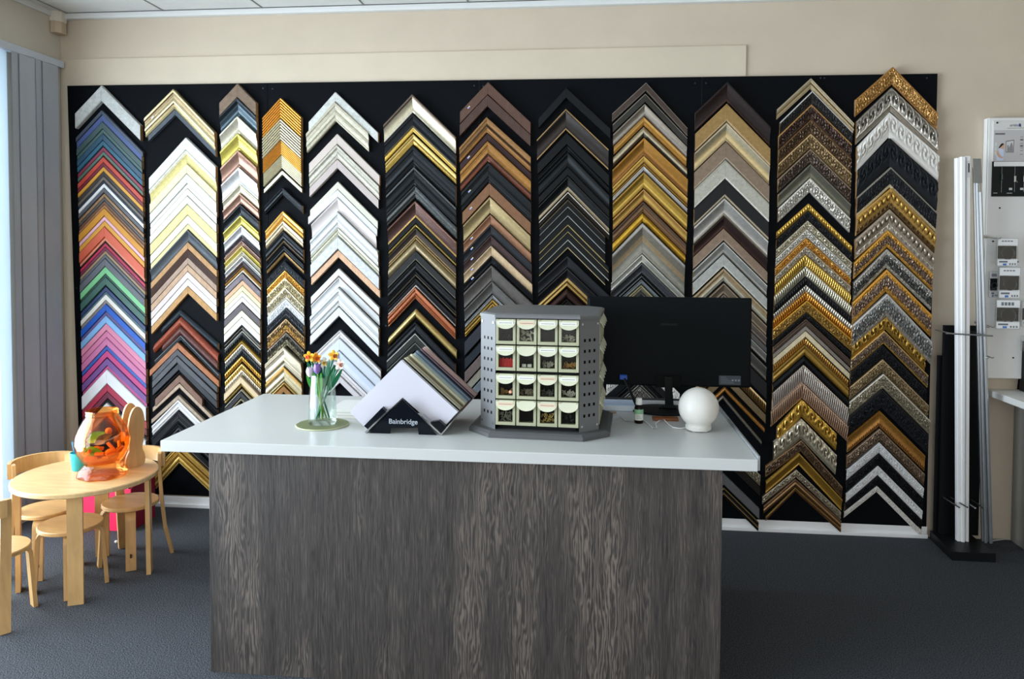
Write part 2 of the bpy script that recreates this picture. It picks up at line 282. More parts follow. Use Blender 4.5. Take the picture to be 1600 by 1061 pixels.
DATA = '''
# col 1
K 133.9 159.4 119 43 220.5 62 ; 354 163.7 124.7 41 226 65 ; 577 168 129.4 41.5 229.3 59.5
133.9 158.5 f T pale grey stone|c6c9c6
172 179 f P slate grey|4b5565 @159,119,43,223.5,66
179.4 189.7 f P dusty blue|4a5d92
190 201.3 f P dark sage|435a5a
201.6 208 f P spruce green|4a6663
208.3 219 f P deep petrol|2c5068
219.4 227.5 f P teal blue|336880
229.5 236 f P rosewood red|8d364d
236.4 242.8 f P grey green|5b7267
245 253.7 f P tomato red|c84c3c
254 260 f P burgundy|7b2438
260.4 267.6 f P mustard gold|dba239
267.9 275 f P charcoal brown|484446
275.3 281.6 f P taupe|6f675e
281.9 286 f P ink blue|343d4b
286.3 293 f P bright white|e2e3e4
293.3 300.6 f P mid grey|5d5f66
302 308 f W tan wood|9b7856
308.3 313.6 f P graphite|52504e
314 319.2 f W chocolate|75503c
319.5 324.6 f W light caramel|a06f49
324.9 337.4 f P amber yellow|d99630
338 344.6 f P baby pink|e2b2c2
345 353.7 f P honey yellow|e2a43c
354 370.6 f P coral|dc664b
371 376.2 f P peach|e38d6f
376.6 379 f P black sliver|101013
379.3 385.3 f P raspberry|b52c4d
385.6 391.3 f P plum red|78304a
391.6 397.1 f P khaki|9d8767
397.4 403.2 f P steel grey|5f646c
403.6 416.2 f P storm grey|666a72
416.5 427.6 f P mint green|80c990
428.2 432.2 f P bottle green|34544f
432.6 445.4 f P forest green|41685f
448 455 f P navy blue|2f426d
455.3 459.3 f P dull teal|4f6d7a
459.6 468.6 f P cream white|dedcd4
469 474.2 f P warm grey|8b8483
474.5 486.2 f P royal blue|1b5cc0
486.5 492.4 f P dusk mauve|67578a
492.7 504.6 f P sky blue|84b7e8
505 516.2 f P candy pink|e08caa
516.6 527.2 f P orchid pink|d67ea6
527.6 539.7 f P lilac pink|d079a9
540 547 f P cobalt blue|355fb5
547.3 558 f P magenta|cc4787
559.4 571 f P violet|7b5499
571.3 576.7 f P fuchsia|c6548f
577 599.2 f P wide white|e4e6e9
599.6 611.6 f P crimson|b8304f
612 622.3 f P maroon|7b2d46
623 628.4 f P jet black|17181c
628.8 650 f P snow white|dddedd
# col 2
K 139.8 272.5 227.7 44.8 336.6 67.2 ; 215 291.3 234.2 63 337.9 45.3 ; 330 293.6 235.5 63 339 45 ; 459 293.6 237 64 338.5 43 ; 560 279.5 238.6 40 341 59 ; 640 279 238 42 342 58 ; 724 279.5 244 40 342 59
139.8 170.2 st M ridged antique gold|c9b98c*2 806c4c*3 d2c193*2 e0d0a4*2 97845c*2 d5c696*2
170.6 180.2 f P pewter grey|4a525c @274,232.4,41,337.3,65
214.8 234.4 f T mottled silver white|e4e4e0
234.7 255.2 c T white edged straw|f0ecd8*2 ddd08a*5
255.5 271 f T pale buttercream|e9dfb8
271.3 286.6 f T brushed pearl|dfe0dc
287 294 f P plain white|f2f1ea
294.3 305.6 f T ivory|eeebd8
306 318.8 f T frosted white|e6e7e4
319.2 335.8 f T mottled lemon|e9dd94
336.3 349.7 f P chalk white|f1f1ea
350 358 f T pale lemon|eadf9a
358.6 377.4 c P slate blue grey|4b5259
378 389.1 f W honey oak|b78a57
389.5 401.7 d W striped walnut|6b554d
402 412.6 f W weathered beech|a68c79
412.9 423.8 f W sand oak|bd9b7c
424 435.5 f P blush white|d2c5c0
435.8 446.7 f P crisp white|ebebef
447 459 f W golden oak|bb8d52
483.8 494.2 r P charcoal rounded|363e45 @280.4,252.2,28.4,340.3,52.7
495 509.2 r W terracotta rounded|9a4b36 @282,240.3,43.4,341,58.5
510 522.6 r W mauve brown rounded|68443f @281.4,253.7,28.4,339.8,56.7
524 532.4 s P grey edged charcoal|787d82*1 35393d*4 @282.3,241.8,39,342.2,61.5
534.6 545 f W russet oak|a8673b @277.6,234.2,43.4,342,60.4
545.5 555.5 f P iron grey|41444a @276.7,238.6,40,339,58.5
555.9 566.8 f P lead grey|474a4f @277,238.6,40,339,60
567.2 578.2 f P ash black|3c3f44 @279.5,239,40,339,60
578.8 583.8 r P thin black|303338 @281,240.5,40,339,62
585.5 597.8 f W cocoa brown|7b5947 @280.8,243,37.5,316.2,37.5
598.7 606.2 f W blond oak|b9a28a @280,238.6,37.7,338,58
617 624 f W light tan|b09d88 @278.5,236.7,38,338,58
624.4 640.2 s P moulded white|f0f0f0*2 cfcfcf*3 f0f0f0*2 e0e0e0*2 @279,238,40.7,338,59
640.8 661.5 s P black stepped|26292c*2 3b3e42*1 24272a*3 4a4d50*1 202326*2
662 676 s P coal black|222528*3 43464a*1 1e2124*2
676.6 692.3 s P tan lined black|1f2225*5 7a6450*1 1f2225*2
693 704.2 s M narrow gold|d8b45e*2 a98238*2 e3c272*1
705 724 s M wide gold|c99d45*3 8f6c2c*1 d9b45d*3 b78a38*1 e6c877*1
# col 3
K 131 371.9 344.2 29.5 401 29 ; 261 373.8 347 27.5 403 26 ; 319 375.7 349.3 27.3 404 25.5 ; 420 379 351.5 26.7 407.5 28.5 ; 473 378.5 350.8 27.3 406.8 27.5 ; 531.6 377.4 350.7 28.5 406.7 30 ; 626 376.5 351 27 406 31
131 152.9 f T rustic brown|836e5b
153.3 181 c M steel blue|27333c*3 465962*1 293740*2 55666f*1 37474f*2
181.6 208.4 c M champagne|d8d2bd*8 aaa38d*1 cfc8b0*2
208.9 234.6 c M yellow gold|d3c45c*8 a59745*1 cdbd60*1
235 260.8 c M rose copper|a98371*8 7b5d50*1 a27c6a*1
261.2 287 c M bright silver|dcdcdc*8 a9a9a9*1 d8d8d4*2
287.4 301.6 c M narrow champagne|d9d2b8*5 b2a98c*1
302 317.8 c M narrow copper|a78270*5 7a5c4f*1
319.4 336.2 c M midnight blue|262d34*6 3c444c*1
336.5 351.6 c M lemon gold|d2c35f*6 9c8d45*1
351.9 367.4 c M polished silver|dadbdc*5 a5a6a8*1
367.8 375.9 c M dark pewter|4b4549
376.2 384 c M dusty rose|a98a80
384.3 392 c M slim yellow|cdbd5f
392.3 400 c M slim champagne|c8c0a6
400.3 408 c M slim silver|d4d4d2
408.3 415.8 c M slim pewter|554d50
416.4 420.3 r M thin orange gold|d19a45
420.7 426.8 r M thin cream|e9e5d8
427 437.2 f M gunmetal|574f54
437.5 446 f P soft peach|d3ab87
446.3 454.8 f P pale primrose|e5dfab
455.1 463.2 f P ivory white|e6e3d2
463.6 471.8 f P pure white|f0f0ec
473 484.2 f P pewter brown|5b5357
484.6 495.3 f P clotted cream|ece8c9
495.7 507.6 f P milk white|efefec
508 516 s M silver lined black|2c2d2e*3 a9a593*1 2a2a2b*2
516.3 519.8 r P hairline white|e8e6de
520 531.2 b M beaded black|2b2f32
531.6 537.2 r M fine gold|d9ab4a
537.7 545.2 b M beaded white|e6dfcf
545.5 556.4 b M beaded charcoal|33373b
556.8 565 b M beaded orange gold|dba94a
569 578 b M beaded pale gold|e0bd6a
578.5 586.5 b M beaded ivory|e8dfc8
587 599 f P flat tan|a58f75*1 d8c39a*5
599.3 604.2 r M slim gold|d6b763
607.6 612.4 r M silver edge|cfcbbd
612.7 621 f P matte black|3b3c3f
621.3 627 r M pale gilt|d8cda4
# col 4
K 153.3 439.4 411.5 31 471.4 30 ; 262 441 412.5 29 471.6 28.5 ; 330 442 414.9 31 473.3 28.5 ; 435 445.4 417.5 28.6 474.6 29.6 ; 520 447.4 417.7 28.5 475.4 28.5 ; 541 444.9 416 27 472 25.5 ; 613 443.5 416 27 472 30
153.3 185.4 d M orange gold ribbed|dd9b3a
186.2 219.3 d M silver ribbed|cfc7a8
220 241.9 d M amber ribbed|dd9b3c
242.3 263 d M champagne ribbed|d6cdac
266.3 273.2 f M plain champagne|d8d2b8
292.7 306 s P lone black|2a2f35*2 4d545a*1 22272c*2
329.8 345 s M warm gold|e3ad4c*2 f2d38a*1 c58a33*3 e0a94b*2
345.4 359.5 s M soft champagne|efe6cc*1 cdbd9b*4 b59f78*1
361 376 s P black scooped|2b3037*4 5b6066*1 22262b*2
376.4 382.6 s P tan edged black|a58a60*1 26282c*4
383.5 393.4 s P stepped black|24272b*3 4d5156*1 24272b*2
393.9 399.6 s M slim tan|b8965f*1 8c6f46*1
408 421 n P carved black|2a2f36*1 43484e*4
422.7 433.6 n M carved gold|e7b257
434 449.2 n M carved champagne|cdbf99
449.5 466.5 n M carved ivory|cfc4a6*4 e6dfcf*1
467.2 480.4 n P carved white|e6e8ea
480.8 496.6 n P carved slate|3a3e44*4 6a6e73*1 2b2e33*2
497.7 518.6 n M bronze and gold carved|8d7350*4 dcb262*2 a3794a*2
519.7 539.8 n M smoky silver carved|57534b*4 b3aa8e*1 8a8268*2
541.4 572 s M broad champagne|aca48c*1 e6dfc6*6 b3aa90*1 e2dcc6*2
572.8 595.6 s M gold lipped cream|ddb467*2 e3d8b0*6
596 601.8 r M narrow gilt|dcb870
602.5 613 f M bronze brown|9a7648
# col 5
K 143.6 524.4 483 46.7 591 63.7 ; 209 527.2 483.5 46.3 593.3 65 ; 283.6 527.8 484.8 44.2 590.3 62.4 ; 330.7 527.8 485.5 45 591 62 ; 390.5 529 486.7 43.5 593.7 63.5 ; 419 529.6 486.3 44.3 592.8 61.2 ; 480 530 485.4 45.4 592 64 ; 516 531 487 42 595 63
143.6 159.3 f T soft white|dcded8
159.8 189.4 s T distressed cream|cfc8b0*2 ddd7c2*2 b9b196*1 dcd6bf*4 c3bba2*1 @524.4,479.5,49.3,576.5,48
209 225.2 f P blush pink white|dbcdc4
226.5 247.8 s T antique cream|d8d4c4*2 a9a493*1 d9d5c6*3 e0dccd*3
248.7 263 f P rosy beige|cdbfba
283.6 295.8 f P buttery cream|e2dfcd
296 308.2 f P clean white|e6e8ea @527.8,482,43,589.6,62
308.5 330 c P pinkish white|dfd6d3 @528,487,42,588,59
330.7 355.2 s P moulded soft white|d9dbdc*2 e6e7e7*6
355.6 368.6 s M silver cream|d9d6bf*3 b3af98*1 e2e0d0*2
369.4 389.2 f T linen textured white|dbdddf
390.5 402.4 f W bare peach wood|dfb390
419.3 431.6 f P pink lined white|e6e7e7*6 c9aea4*1
432.5 447.8 c P cool white|d3d5d6*2 e8e9e9*3
449.8 477.8 s P heavy moulded white|e2e4e4*3 ccd0d0*1 e6e8e6*5
479.6 493.8 f P square white|e6e8e8
515.7 527.8 s P eggshell|dad6d6*1 ece9e8*4
528.5 547 f P icy white|dfe5ee
547.5 572.6 c P pale blue white|cfd8e6*2 dfe4ec*2
573.4 586.4 s P rose tinted white|e5dfdf
587 598.4 f P shell white|ddd6d8
# col 6
K 147.8 645 600.3 47.5 712.2 65.4 ; 228.3 646.3 603.5 45.2 712.8 62 ; 289.5 648.7 605 44.5 713.3 65 ; 340 649.6 607.5 43.5 712.2 61.5 ; 408 649.6 606.3 45 711.8 61 ; 449 649 606.7 45 711.5 64 ; 482.6 649.5 607 45 713.5 65 ; 520 648.9 604.8 43 710.4 65
147.8 175.6 c M brown edged champagne|8a7868*2 d2c9ac*5 e6e0cb*1
178 205.8 s P gold beaded black|2a3036*6 7a6649*1 e0be5a*2
209.4 225.5 s M rich gold|d2b367*2 ecd076*1 a67f38*1 e3c368*2
228.3 260.4 s P broad black|30353a*4 454a4e*1 1f2327*3
261.2 288.6 s P grey lined black|6c6f70*1 2a2e32*7 3d4144*1
289.5 308.5 s M rubbed silver black|3a3e3f*3 7c807e*2 45494a*2 6e706c*1
313.8 339.4 c M mahogany bronze|8a6255*1 5b3f38*5 c9a25c*1
340 348.6 f P plain black|24272c
348.9 355.4 r M olive gold|c2a95a
356.2 369.3 c P espresso|4b413c*5 b59a6b*1
369.6 375 r M dull tan gilt|baa273
375.3 391.2 r M biscuit|a8966f*2 c4b08a*2
392 406.2 f P dark dashed|383a3b*7 7e7a6b*1
408 423 s P black satin|2a2b2e*3 48494b*1 232427*2
423.3 433.5 s P inky black|1f2024*3 6b6048*1 1f2024*1
434.4 447.8 s P white lined black|29292e*5 d8d2c8*1
449.4 466.5 s M copper|d08058*3 b05e35*3 d98f66*1
482.6 496.4 r M domed gold|d6bd77*3 a5874a*1
503 520 s P deep black|24262b*2 3a3c42*3 24262b*2
520.4 534.2 f M white rimmed graphite|d4d3cc*1 3e413f*6
534.7 548 f M grey rimmed black|8b8d89*1 2e302f*5
# col 7
K 128.5 762.9 719.2 46 828.8 62 ; 183 760.6 718 48 829.2 62 ; 254 763.8 721.4 47 830 62 ; 307 765.7 724.2 45 828.8 61 ; 414 768 725.2 43.3 832.6 60 ; 468 770 726.7 46 832 60 ; 487 769 726.5 47 832 60
128.5 147.9 ft W walnut brown|6a4c3f
148.3 166.8 f W dark walnut|594138
183.1 206.8 s T burl gold brown|a67844*4 4f361f*2 b07c40*3
208.2 219.8 ft P aubergine brown|453030
220.8 252 s T orange burl|b37d38*6 4a2d22*1 8a4f38*3
253.8 284.8 st P black grained|2d3134*3 17191b*1 2f3235*7
285.8 305.6 ft W teak|8f6444
307.3 333 c M satin gold tan|b39f72
335.2 350.6 ct W copper walnut|a9795a
351.2 367 ct P black slope|333539
367.6 383 ct W umber|4e3d3b
383.6 399.7 ct W pale tan|cfb38d
400.2 411.6 ct P slim matte black|25272b
414.4 438.9 c W driftwood grey|67615d
439.2 458.8 c W stone grey|6a6763
460.5 468 s M silver lip|b9bbbc*2 8d8f90*1
468.3 481 s M gold black lined|d8ab4c*2 2d220f*1 d6a848*3
487 509.5 f P dark slate|3d3f47
513.5 531 f P midnight slate|333940
534 553.5 f W smoky brown|7a6a66
555.3 571 f W limed grey|a09b8c
573.5 590 f W blue grey washed|7d868c
# col 8
K 137.2 884.8 841.5 47.4 953.6 63.5 ; 170.5 884.3 839.2 48 950.8 63 ; 238 887 841.5 46.2 952 67 ; 303 887.6 842.4 47 951.7 65 ; 400 886.7 840.9 41.4 953 63 ; 480 885.5 840.5 43 952 62
137.2 153.6 f P faint black|2c3236
170.5 202.6 c M gold edged umber|c9a468*1 433b37*12 b3925f*1
208 226.2 f P dull black|262b2e
227 237.6 s P lined black|171b1d*1 2a2f32*3
238.3 260 c P coved black|2c3235*2 454c50*2 23282b*2
261 274.2 f P slate black|23282b
275 297.5 c M champagne lipped black|2d3336*6 b5a585*2
299.5 311.4 s M cream lined brown|d5cfbf*1 3c332f*4
311.7 324.6 f P silver lined|8a7a5c*1 1d2124*6 9a9c98*1 @887.5,843.4,44.7,945.5,58
325 338.6 f P pale lined|1d2124*7 a9acac*1 @887.5,843.2,44.7,945.5,58
339 353 f P gold lined|1d2124*7 bda96a*1 @887.5,842.8,44.7,945.5,58
353.4 363.4 f P tan lined|20272a*6 b39f6e*1 @887.5,842.6,44.7,951,63
363.8 376.4 f P bright lined|20272a*6 b5b7ad*1 @887.5,842.5,44.5,951,63
376.8 388 f P gilt lined|20272a*6 c3b480*1 @887.3,842.4,44.3,945.5,58
399.9 418 c P black coved|3a3b3f
418.7 439.6 c M gold inner black|35363a*5 5a5046*1 d5b069*2
440.4 449 r M honey gold|d9b166*2 8d6a35*1
450.7 465.8 r W oxblood brown|4a302c
466.8 480 s P nested black|2b2624
# col 9
K 129 1009.4 956.6 48.5 1074 71 ; 182 1006 959 46.6 1072.5 64.5 ; 215 1006 957.2 50 1074.4 65 ; 295 1005.5 958 46.5 1073.2 67 ; 348 1003.7 956.8 49 1069.6 65.4 ; 411 1002.8 954.5 44 1069 65 ; 549 1000 947.5 46 1062 62
129 142.3 f M silver edged brown|a89e90*1 51433c*8 8f8678*1
146.4 160.2 f M light edged olive black|b0a796*1 3a3934*8
162.4 180.8 c M silver taupe|a29788*3 a59d92*3 8d8275*1
181.8 195.6 s M brown edged gold|8a5f30*1 dbac5a*3 a8772f*1 c48f40*2
197.3 213 r M rounded champagne|b7a887*2 cdbf9e*2 6b655a*2
215.2 242.6 c M tawny gold|b07d33*5 8a5a22*1 a5743a*1
243.5 258.7 s M gold dark lined|d7ae55*3 6a4416*1 c99a3f*1
259.5 268.2 s M silver ribbon|d5d3d0*2 8f8c88*1
269 293.6 c M mellow gold|a98434*3 d1a948*2 e3c05f*1 b08a38*2
295.4 313.5 c M bronze copper|c1914e*3 e6c060*2 a06f36*2
315 331.6 s W dark nut brown|55402f*2 7a593d*4
332 346.5 r M vivid gold|e5b23c
348.2 396 c M silver lipped taupe|a5a39e*2 8f8879*4 b19a77*3 8b8a7e*6
397 410.2 c M pale silver|cfcdc0
411 427.2 c M dark gunmetal|55565a
428 436 s M black fine lined|2b2c2e*2 9a9a96*1 2a2b2d*2
436.4 445 s M blue silver|9aa0a4*2 6d7377*1
445.5 456 s M olive champagne|d5c894*1 8f8871*3
456.5 464 s M innermost grey|77787a*1 3a3a3c*2
553 573 n P ornate bright white|e3e0d8
574 586 f P hidden black|25272b
587 602.5 s M silver lined ebony|2a2a2c*4 b2b2ac*1
604 622 n M grey taupe|8a857d
# col 10
K 128.8 1135.8 1086 47 1203 70 ; 222 1134 1085 47.5 1201.5 68 ; 309.3 1131.2 1084 45 1199.3 66.6 ; 398 1130.3 1082.5 45 1198 68 ; 476 1131 1083 46 1197.5 66 ; 563 1132 1085 45 1197 66.5 ; 607 1133 1085.5 44 1194.7 64 ; 617 1130 1085 42 1190 71 ; 690 1131 1084 44 1188 54 ; 760 1131 1083 44 1185.3 53.6
128.8 158 c W dark chocolate|3a2d2b*6 48342e*1
162.4 190.6 f T mottled tan gold|a5834c*7 c5a67c*1
191.3 220.2 c M champagne gold|bdb093*3 d0ba88*3 c9b184*1
221.8 249.2 f T mottled taupe|8c7763*7 b6a48e*1
249.8 279.8 f T mottled pale silver|a9a394*1 bcb7a8*7 d9d5c8*1
281 308 f P champagne lipped jet|2a2b2d*6 b0a184*1
309.3 337 c M pearl silver|b5b2ac*5 a89d8c*1
337.4 356.2 c W bitter chocolate|3a2a27*4 4b302a*1
357 375.8 f T fawn taupe|8d7662*5 a4927e*1
377.7 395.8 c M cool silver|b1b0aa*4 8e8c86*1
397.4 416.4 f T mottled grey silver|b3b3ac*7 d5d5cc*1
419 439.8 s M silver lipped tan|b9a27f*5 d3cdb9*3 77736a*1
442.2 459 c M grey fawn|94826e
460 475 c M mink taupe|83756a
476 486 f M dark steel|4d4c4c
486.4 501.5 c M pewter silver|96928b
507 529.5 c M smoke grey|68655f
531 557.5 f P large black|2b2a2c
563 579.5 b M rope edged bronze|e6c88f*1 7e6035*4
582 596.5 f M flat bronze|7d6b4e
604 612.5 r M copper gold bamboo|bf853f
617 624.4 r M silver bamboo|8a8478
688 706 n M carved dull silver|a59b82
707 721.5 f W blackened brown|2d2422
740 757.5 f P plain slate|666769
762 777.5 s M twin gold lined black|a58c55*1 2a2724*4 a58c55*1 26221f*3
# col 11
K 122.2 1266.9 1213.6 49 1334 70 ; 163 1267.8 1217 48.6 1330.4 62 ; 209 1266.5 1216 47 1330 62 ; 278 1265.6 1216 47.5 1328 63 ; 318 1264 1214 44.6 1332 67 ; 398 1258.4 1211 48 1329 61.5 ; 472 1261 1208 44.3 1333 63 ; 527 1258 1209 43.3 1326 67 ; 598 1254 1205.4 45 1325 68
122.2 138.6 s M two step champagne|b5a88b*3 7f6c48*2 c1b08d*3
142 162 n P silver lined carved black|c9c7c0*1 33312f*8 @1269.3,1218.8,49,1332,64
163 185.6 n M gold lined carved brown|b5884a*1 46332a*8
186.3 208.2 n M carved umber|6e5030*1 543f2b*7
209 231 n M glittering bronze|c4a878*1 7d6645*7
232.5 254.2 n M carved dark bronze|8d7a64*1 54453a*7
256 277 c M olive silver|6c6a5c*5 8a8675*1
278.3 300.4 n M brushed white silver|dcd8ce*1 c5bfb3*5
317.9 328.8 b M bright carved gold|cda145
329.6 344 n P narrow carved black|2b2a2c
344.6 357.2 n M fine carved champagne|bfb59c
358 371.2 n M gleaming silver|d6d2c6
372.3 384.3 n M orange gold pebbled|cf9440
384.8 397.2 n M carved pale pewter|b7ab97
398.3 415.5 g M leafy yellow gold|c29d45
416.2 431.8 g M leafy silver|bdb69f
432.6 445.2 b P beaded jet black|222224
445.5 456 g M silver rope|c9c2b2
456.2 468.4 g M orange rope|cd8a31
469.5 488 n M scrolled old gold|b8892f*1 a8823f*6
488.5 497.5 n P knotted black|2d2d2d
498.3 508.8 s M grey brown|6c5a4e*4 8c7a6c*1
509 516.4 f M slim grey taupe|827a72
516.7 526.8 f M smooth champagne silver|d9cdab
527.5 538 g M twisted gold|d1a050
538.8 555 s M wide old gold|a5803a*2 c39b48*2 8a6928*1
555.7 569.2 r P rounded jet|1f2124
569.9 597.4 g M bead edged silver|b9ada1*1 d2c6ba*6
598 622.8 g M rose silver fluted|b8977f
624.5 651.5 l M acanthus gold|d6aa4a*6 a67d2e*1 @1253,1214.5,43,1306.8,53
654 686.2 l M acanthus silver|d6cbb2*6 a89d84*1 @1252,1208.8,37,1306,56
688 706 n M scrolled bronze brown|8a6d4c*1 6e5947*6 @1252,1197,40.6,1316,72.6
707.8 727 c M satin old gold|d0a54a*1 a57d30*5 d0a54a*1 @1248.8,1196.6,45,1315.3,71.6
734.2 746.6 n M scrolled pewter|b1a590 @1244.6,1191.5,42.4,1314.4,66
748.3 761.6 s M brown bronze|8d6b4c*2 b38a5c*1 6d5038*2 @1243,1193.4,42.5,1314.4,65
762.2 769.5 s M gold edged bronze|d5a95a*1 6b4c34*3 @1243,1197,45.7,1314.4,63.6
# col 12
K 104.5 1394.7 1336.9 51 1464.6 72 ; 176 1389 1338.9 53.5 1466.6 68 ; 294 1391.6 1338.5 44 1461 71 ; 389 1385 1333 53 1455 67 ; 459 1385 1331 49 1455 75 ; 495 1384.7 1330.6 45 1452 69 ; 539 1378 1329 42.4 1447.8 70 ; 584 1380 1326.7 44 1453 73 ; 642 1374.4 1325 41 1445.5 70 ; 691.5 1374.4 1323 43.5 1443.7 71 ; 728 1372.4 1322 44 1441.7 70 ; 760 1371 1319.5 40.6 1440.7 70
104.5 131.8 n M antique bronze gold|a8793f*1 b08448*5 8a6232*1
137.6 174.4 l M scroll carved pewter|8d867b*8 e0dace*3 5c564e*1 8a8377*3
176.2 215 l P rococo white|e6e2da*2 cfcac2*6 e3ded6*2
216.2 260.4 l P rococo black|22262b
261.3 293 n P silver beaded black|8a8478*1 26272a*9 c2b18c*2
293.8 325 x M gold ball scrolled|b58d45*7 6a4f2a*3
326.7 359 x M silver ball scrolled|9b8d7c*7 cbbfae*3
359.7 386.2 n M gold rimmed bronze|c08d37*3 7c6450*5 c08d37*2
389 418.2 n M blue grey pewter|9a968f*3 55544f*4 a9a498*2
421 456 n M gold banded mink|c18c38*3 836c5c*6 b88638*3
458.6 494.6 n M tarnished silver|a9a9a6*2 7b7a76*5 a39a8c*2
495.4 515.4 l M leaf carved gold|b08a3c @1384.7,1330.6,45,1446,64.6
516.7 537.2 n M gold lipped mocha|b39052*1 8a7460*6 c79d48*1
538.8 560.6 n P carved ebony|202226
561.4 582.2 n M straw bronze|a08a66*5 7c6a4c*2
584 606.8 n M pale carved silver|cbc6b8*1 a59c84*6
607.6 638 n P broad carved ebony|22252a
642 666.9 p M rope lipped bronze gold|b8823a*4 a8743a*2
669.7 689.6 n M dusky bronze|8f7a66*5 6a5846*2
691.5 708.5 n P white filigree|e3e3e3*5 cfcfcf*1
709.3 727.2 n P black filigree|1d1e22
728 743.2 n P second white filigree|e0e0df*2 efefee*3
744 759 n P inner black filigree|1c1d20
759.8 770 n P slim white filigree|e0dbd4
'''
# ------------------------------------------------------------------ display board and frame corner samples
def board():
    b = thing('display_board', 'big black display board on the back wall carrying twelve columns of frame corners', 'display board', (2.45, 0, .07))
    xs = [on_y(419, 300, 0).x, on_y(748, 300, 0).x, on_y(1095, 300, 0).x]
    xs = [None]+xs+[None]
    m = mat('06090e', 'P', 1.0, rough=.6, spec=.08)
    TL, TR, BR, BL = [on_y(x, y, 0) for x, y in ((105, 134), (1465, 115), (1447.5, 823), (125.7, 767))]
    def edge(x, top):
        a, c = (TL, TR) if top else (BL, BR)
        t = (x-a.x)/(c.x-a.x); return a.z+(c.z-a.z)*t
    for i in range(4):
        xa, xc = xs[i], xs[i+1]
        p = [BL if xa is None else Vector((xa+.0012, 0, edge(xa, 0))), BR if xc is None else Vector((xc-.0012, 0, edge(xc, 0))),
             TR if xc is None else Vector((xc-.0012, 0, edge(xc, 1))), TL if xa is None else Vector((xa+.0012, 0, edge(xa, 1)))]
        pn = MB().prism(p, (0, .0115, 0)).build('panel', m, b)
    for px, py in ((411, 138), (426, 139), (741, 134), (755, 135), (1086, 130), (1103, 130), (1282, 122), (1288, 122), (1448, 122), (120, 450), (603, 509), (232, 556)):
        c = on_y(px, py, 0)
        MB().tube([c, c+Vector((0, -.003, 0))], .0045, 10).build('screw', mat('3d4650', 'S', rough=.4), b)
board()

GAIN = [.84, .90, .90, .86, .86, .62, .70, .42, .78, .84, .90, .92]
NTH = ['leftmost', 'second', 'third', 'fourth', 'fifth', 'sixth', 'seventh', 'eighth', 'ninth', 'tenth', 'eleventh', 'rightmost']
def profile(code, bands, t):
    tot = sum(w for _, w in bands); cuts = []; a = 0
    for _, w in bands: a += w/tot; cuts.append(a)
    if code in 'nbglxp': rows = [(i/19, (.94-.36*i/19)*(.78+.22*sin(PI*(.06+.88*i/19))**.6)) for i in range(20)]
    elif code == 'f': rows = [(0, .88), (.05, 1), (.95, 1), (1, .85)]
    elif code == 'c': rows = [(0, .92), (.03, 1), (.13, 1), (.2, .9), (.35, .72), (.5, .6), (.65, .52), (.8, .48), (.88, .5), (.93, .54), (1, .5)]
    elif code == 'r': rows = [(i/10, .3+.7*sin(PI*(.06+.88*i/10))) for i in range(11)]
    elif code == 'd':
        n = 7; rows = []
        for i in range(n): rows += [(i/n+.001, .74), ((i+.22)/n, 1), ((i+.62)/n, .97), ((i+.96)/n, .72)]
        rows[0] = (0, .9); rows[-1] = (1, .8)
    else:  # stepped
        rows = [(0, .94), (.05, 1), (.18, .98), (.22, .82), (.40, .74), (.52, .78), (.60, .86), (.70, .84), (.74, .66), (.86, .6), (.92, .66), (1, .56)]
    # insert band limits
    out = []
    for i, (s_, h) in enumerate(rows):
        if i:
            s0, h0 = rows[i-1]
            for c in cuts[:-1]:
                if s0+.012 < c < s_-.012: out.append((c, h0+(h-h0)*(c-s0)/(s_-s0)))
        out.append((s_, h))
    def band(s_):
        for k, c in enumerate(cuts):
            if s_ < c: return k
        return len(cuts)-1
    return out, band
def hsh(i): return (sin(i*12.9898)*43758.5453) % 1.0
def ornament(code, L, s, t):
    e = sin(PI*min(1, max(0, s)))**.6
    if code == 'p':
        if s > .74: return .0034*cos(2*PI*(L/.0125+s))*e+.001
        return -.006*sin(PI*s/.74)
    if code == 'b':
        w = math.exp(-((s-.5)/.26)**2); return .0042*w*(abs(cos(PI*L/.016))*2-1)
    if code == 'g':
        q = cos(2*PI*(L/.0135+s*.9)); return .0032*e*q
    if code == 'n':
        if s < .12 or s > .88: return .0012
        v = s*t*.7
        q = sin(2*PI*L/.019+3.2*sin(2*PI*v/.022+2*PI*L/.05))*cos(2*PI*v/.013+1.7*sin(2*PI*L/.026))
        return .0040*e*q
    if code == 'l':
        p = (L/.055) % 1.0; dx = (p-.5)*.055; dy = (s-.36)*t*.7
        rr = math.hypot(dx, dy); an = math.atan2(dy, dx)
        q = cos(an*2+rr/.0045*1.1)*math.exp(-(rr/.03)**2)*(1 if s < .68 else .25)
        return .0075*e*q
    if code == 'x':
        p = ((L/.031) % 1.0-.5)*.031; dy = (s-.33)*t*.7; rr = math.hypot(p, dy); R = .0125
        d = .011*math.sqrt(max(0, 1-(rr/R)**2)) if rr < R else -.002
        if .72 < s < .9: d += .0025*cos(2*PI*L/.009)
        return d
    return 0
NSEG = dict(p=96, b=72, g=96, n=84, l=104, x=84)
YREF = -.021
def key_at(K, y):
    if y <= K[0][0]: return K[0][1:]
    for a, b in zip(K, K[1:]):
        if y <= b[0]:
            t = (y-a[0])/(b[0]-a[0]); return [p+(q-p)*t for p, q in zip(a[1:], b[1:])]
    return K[-1][1:]
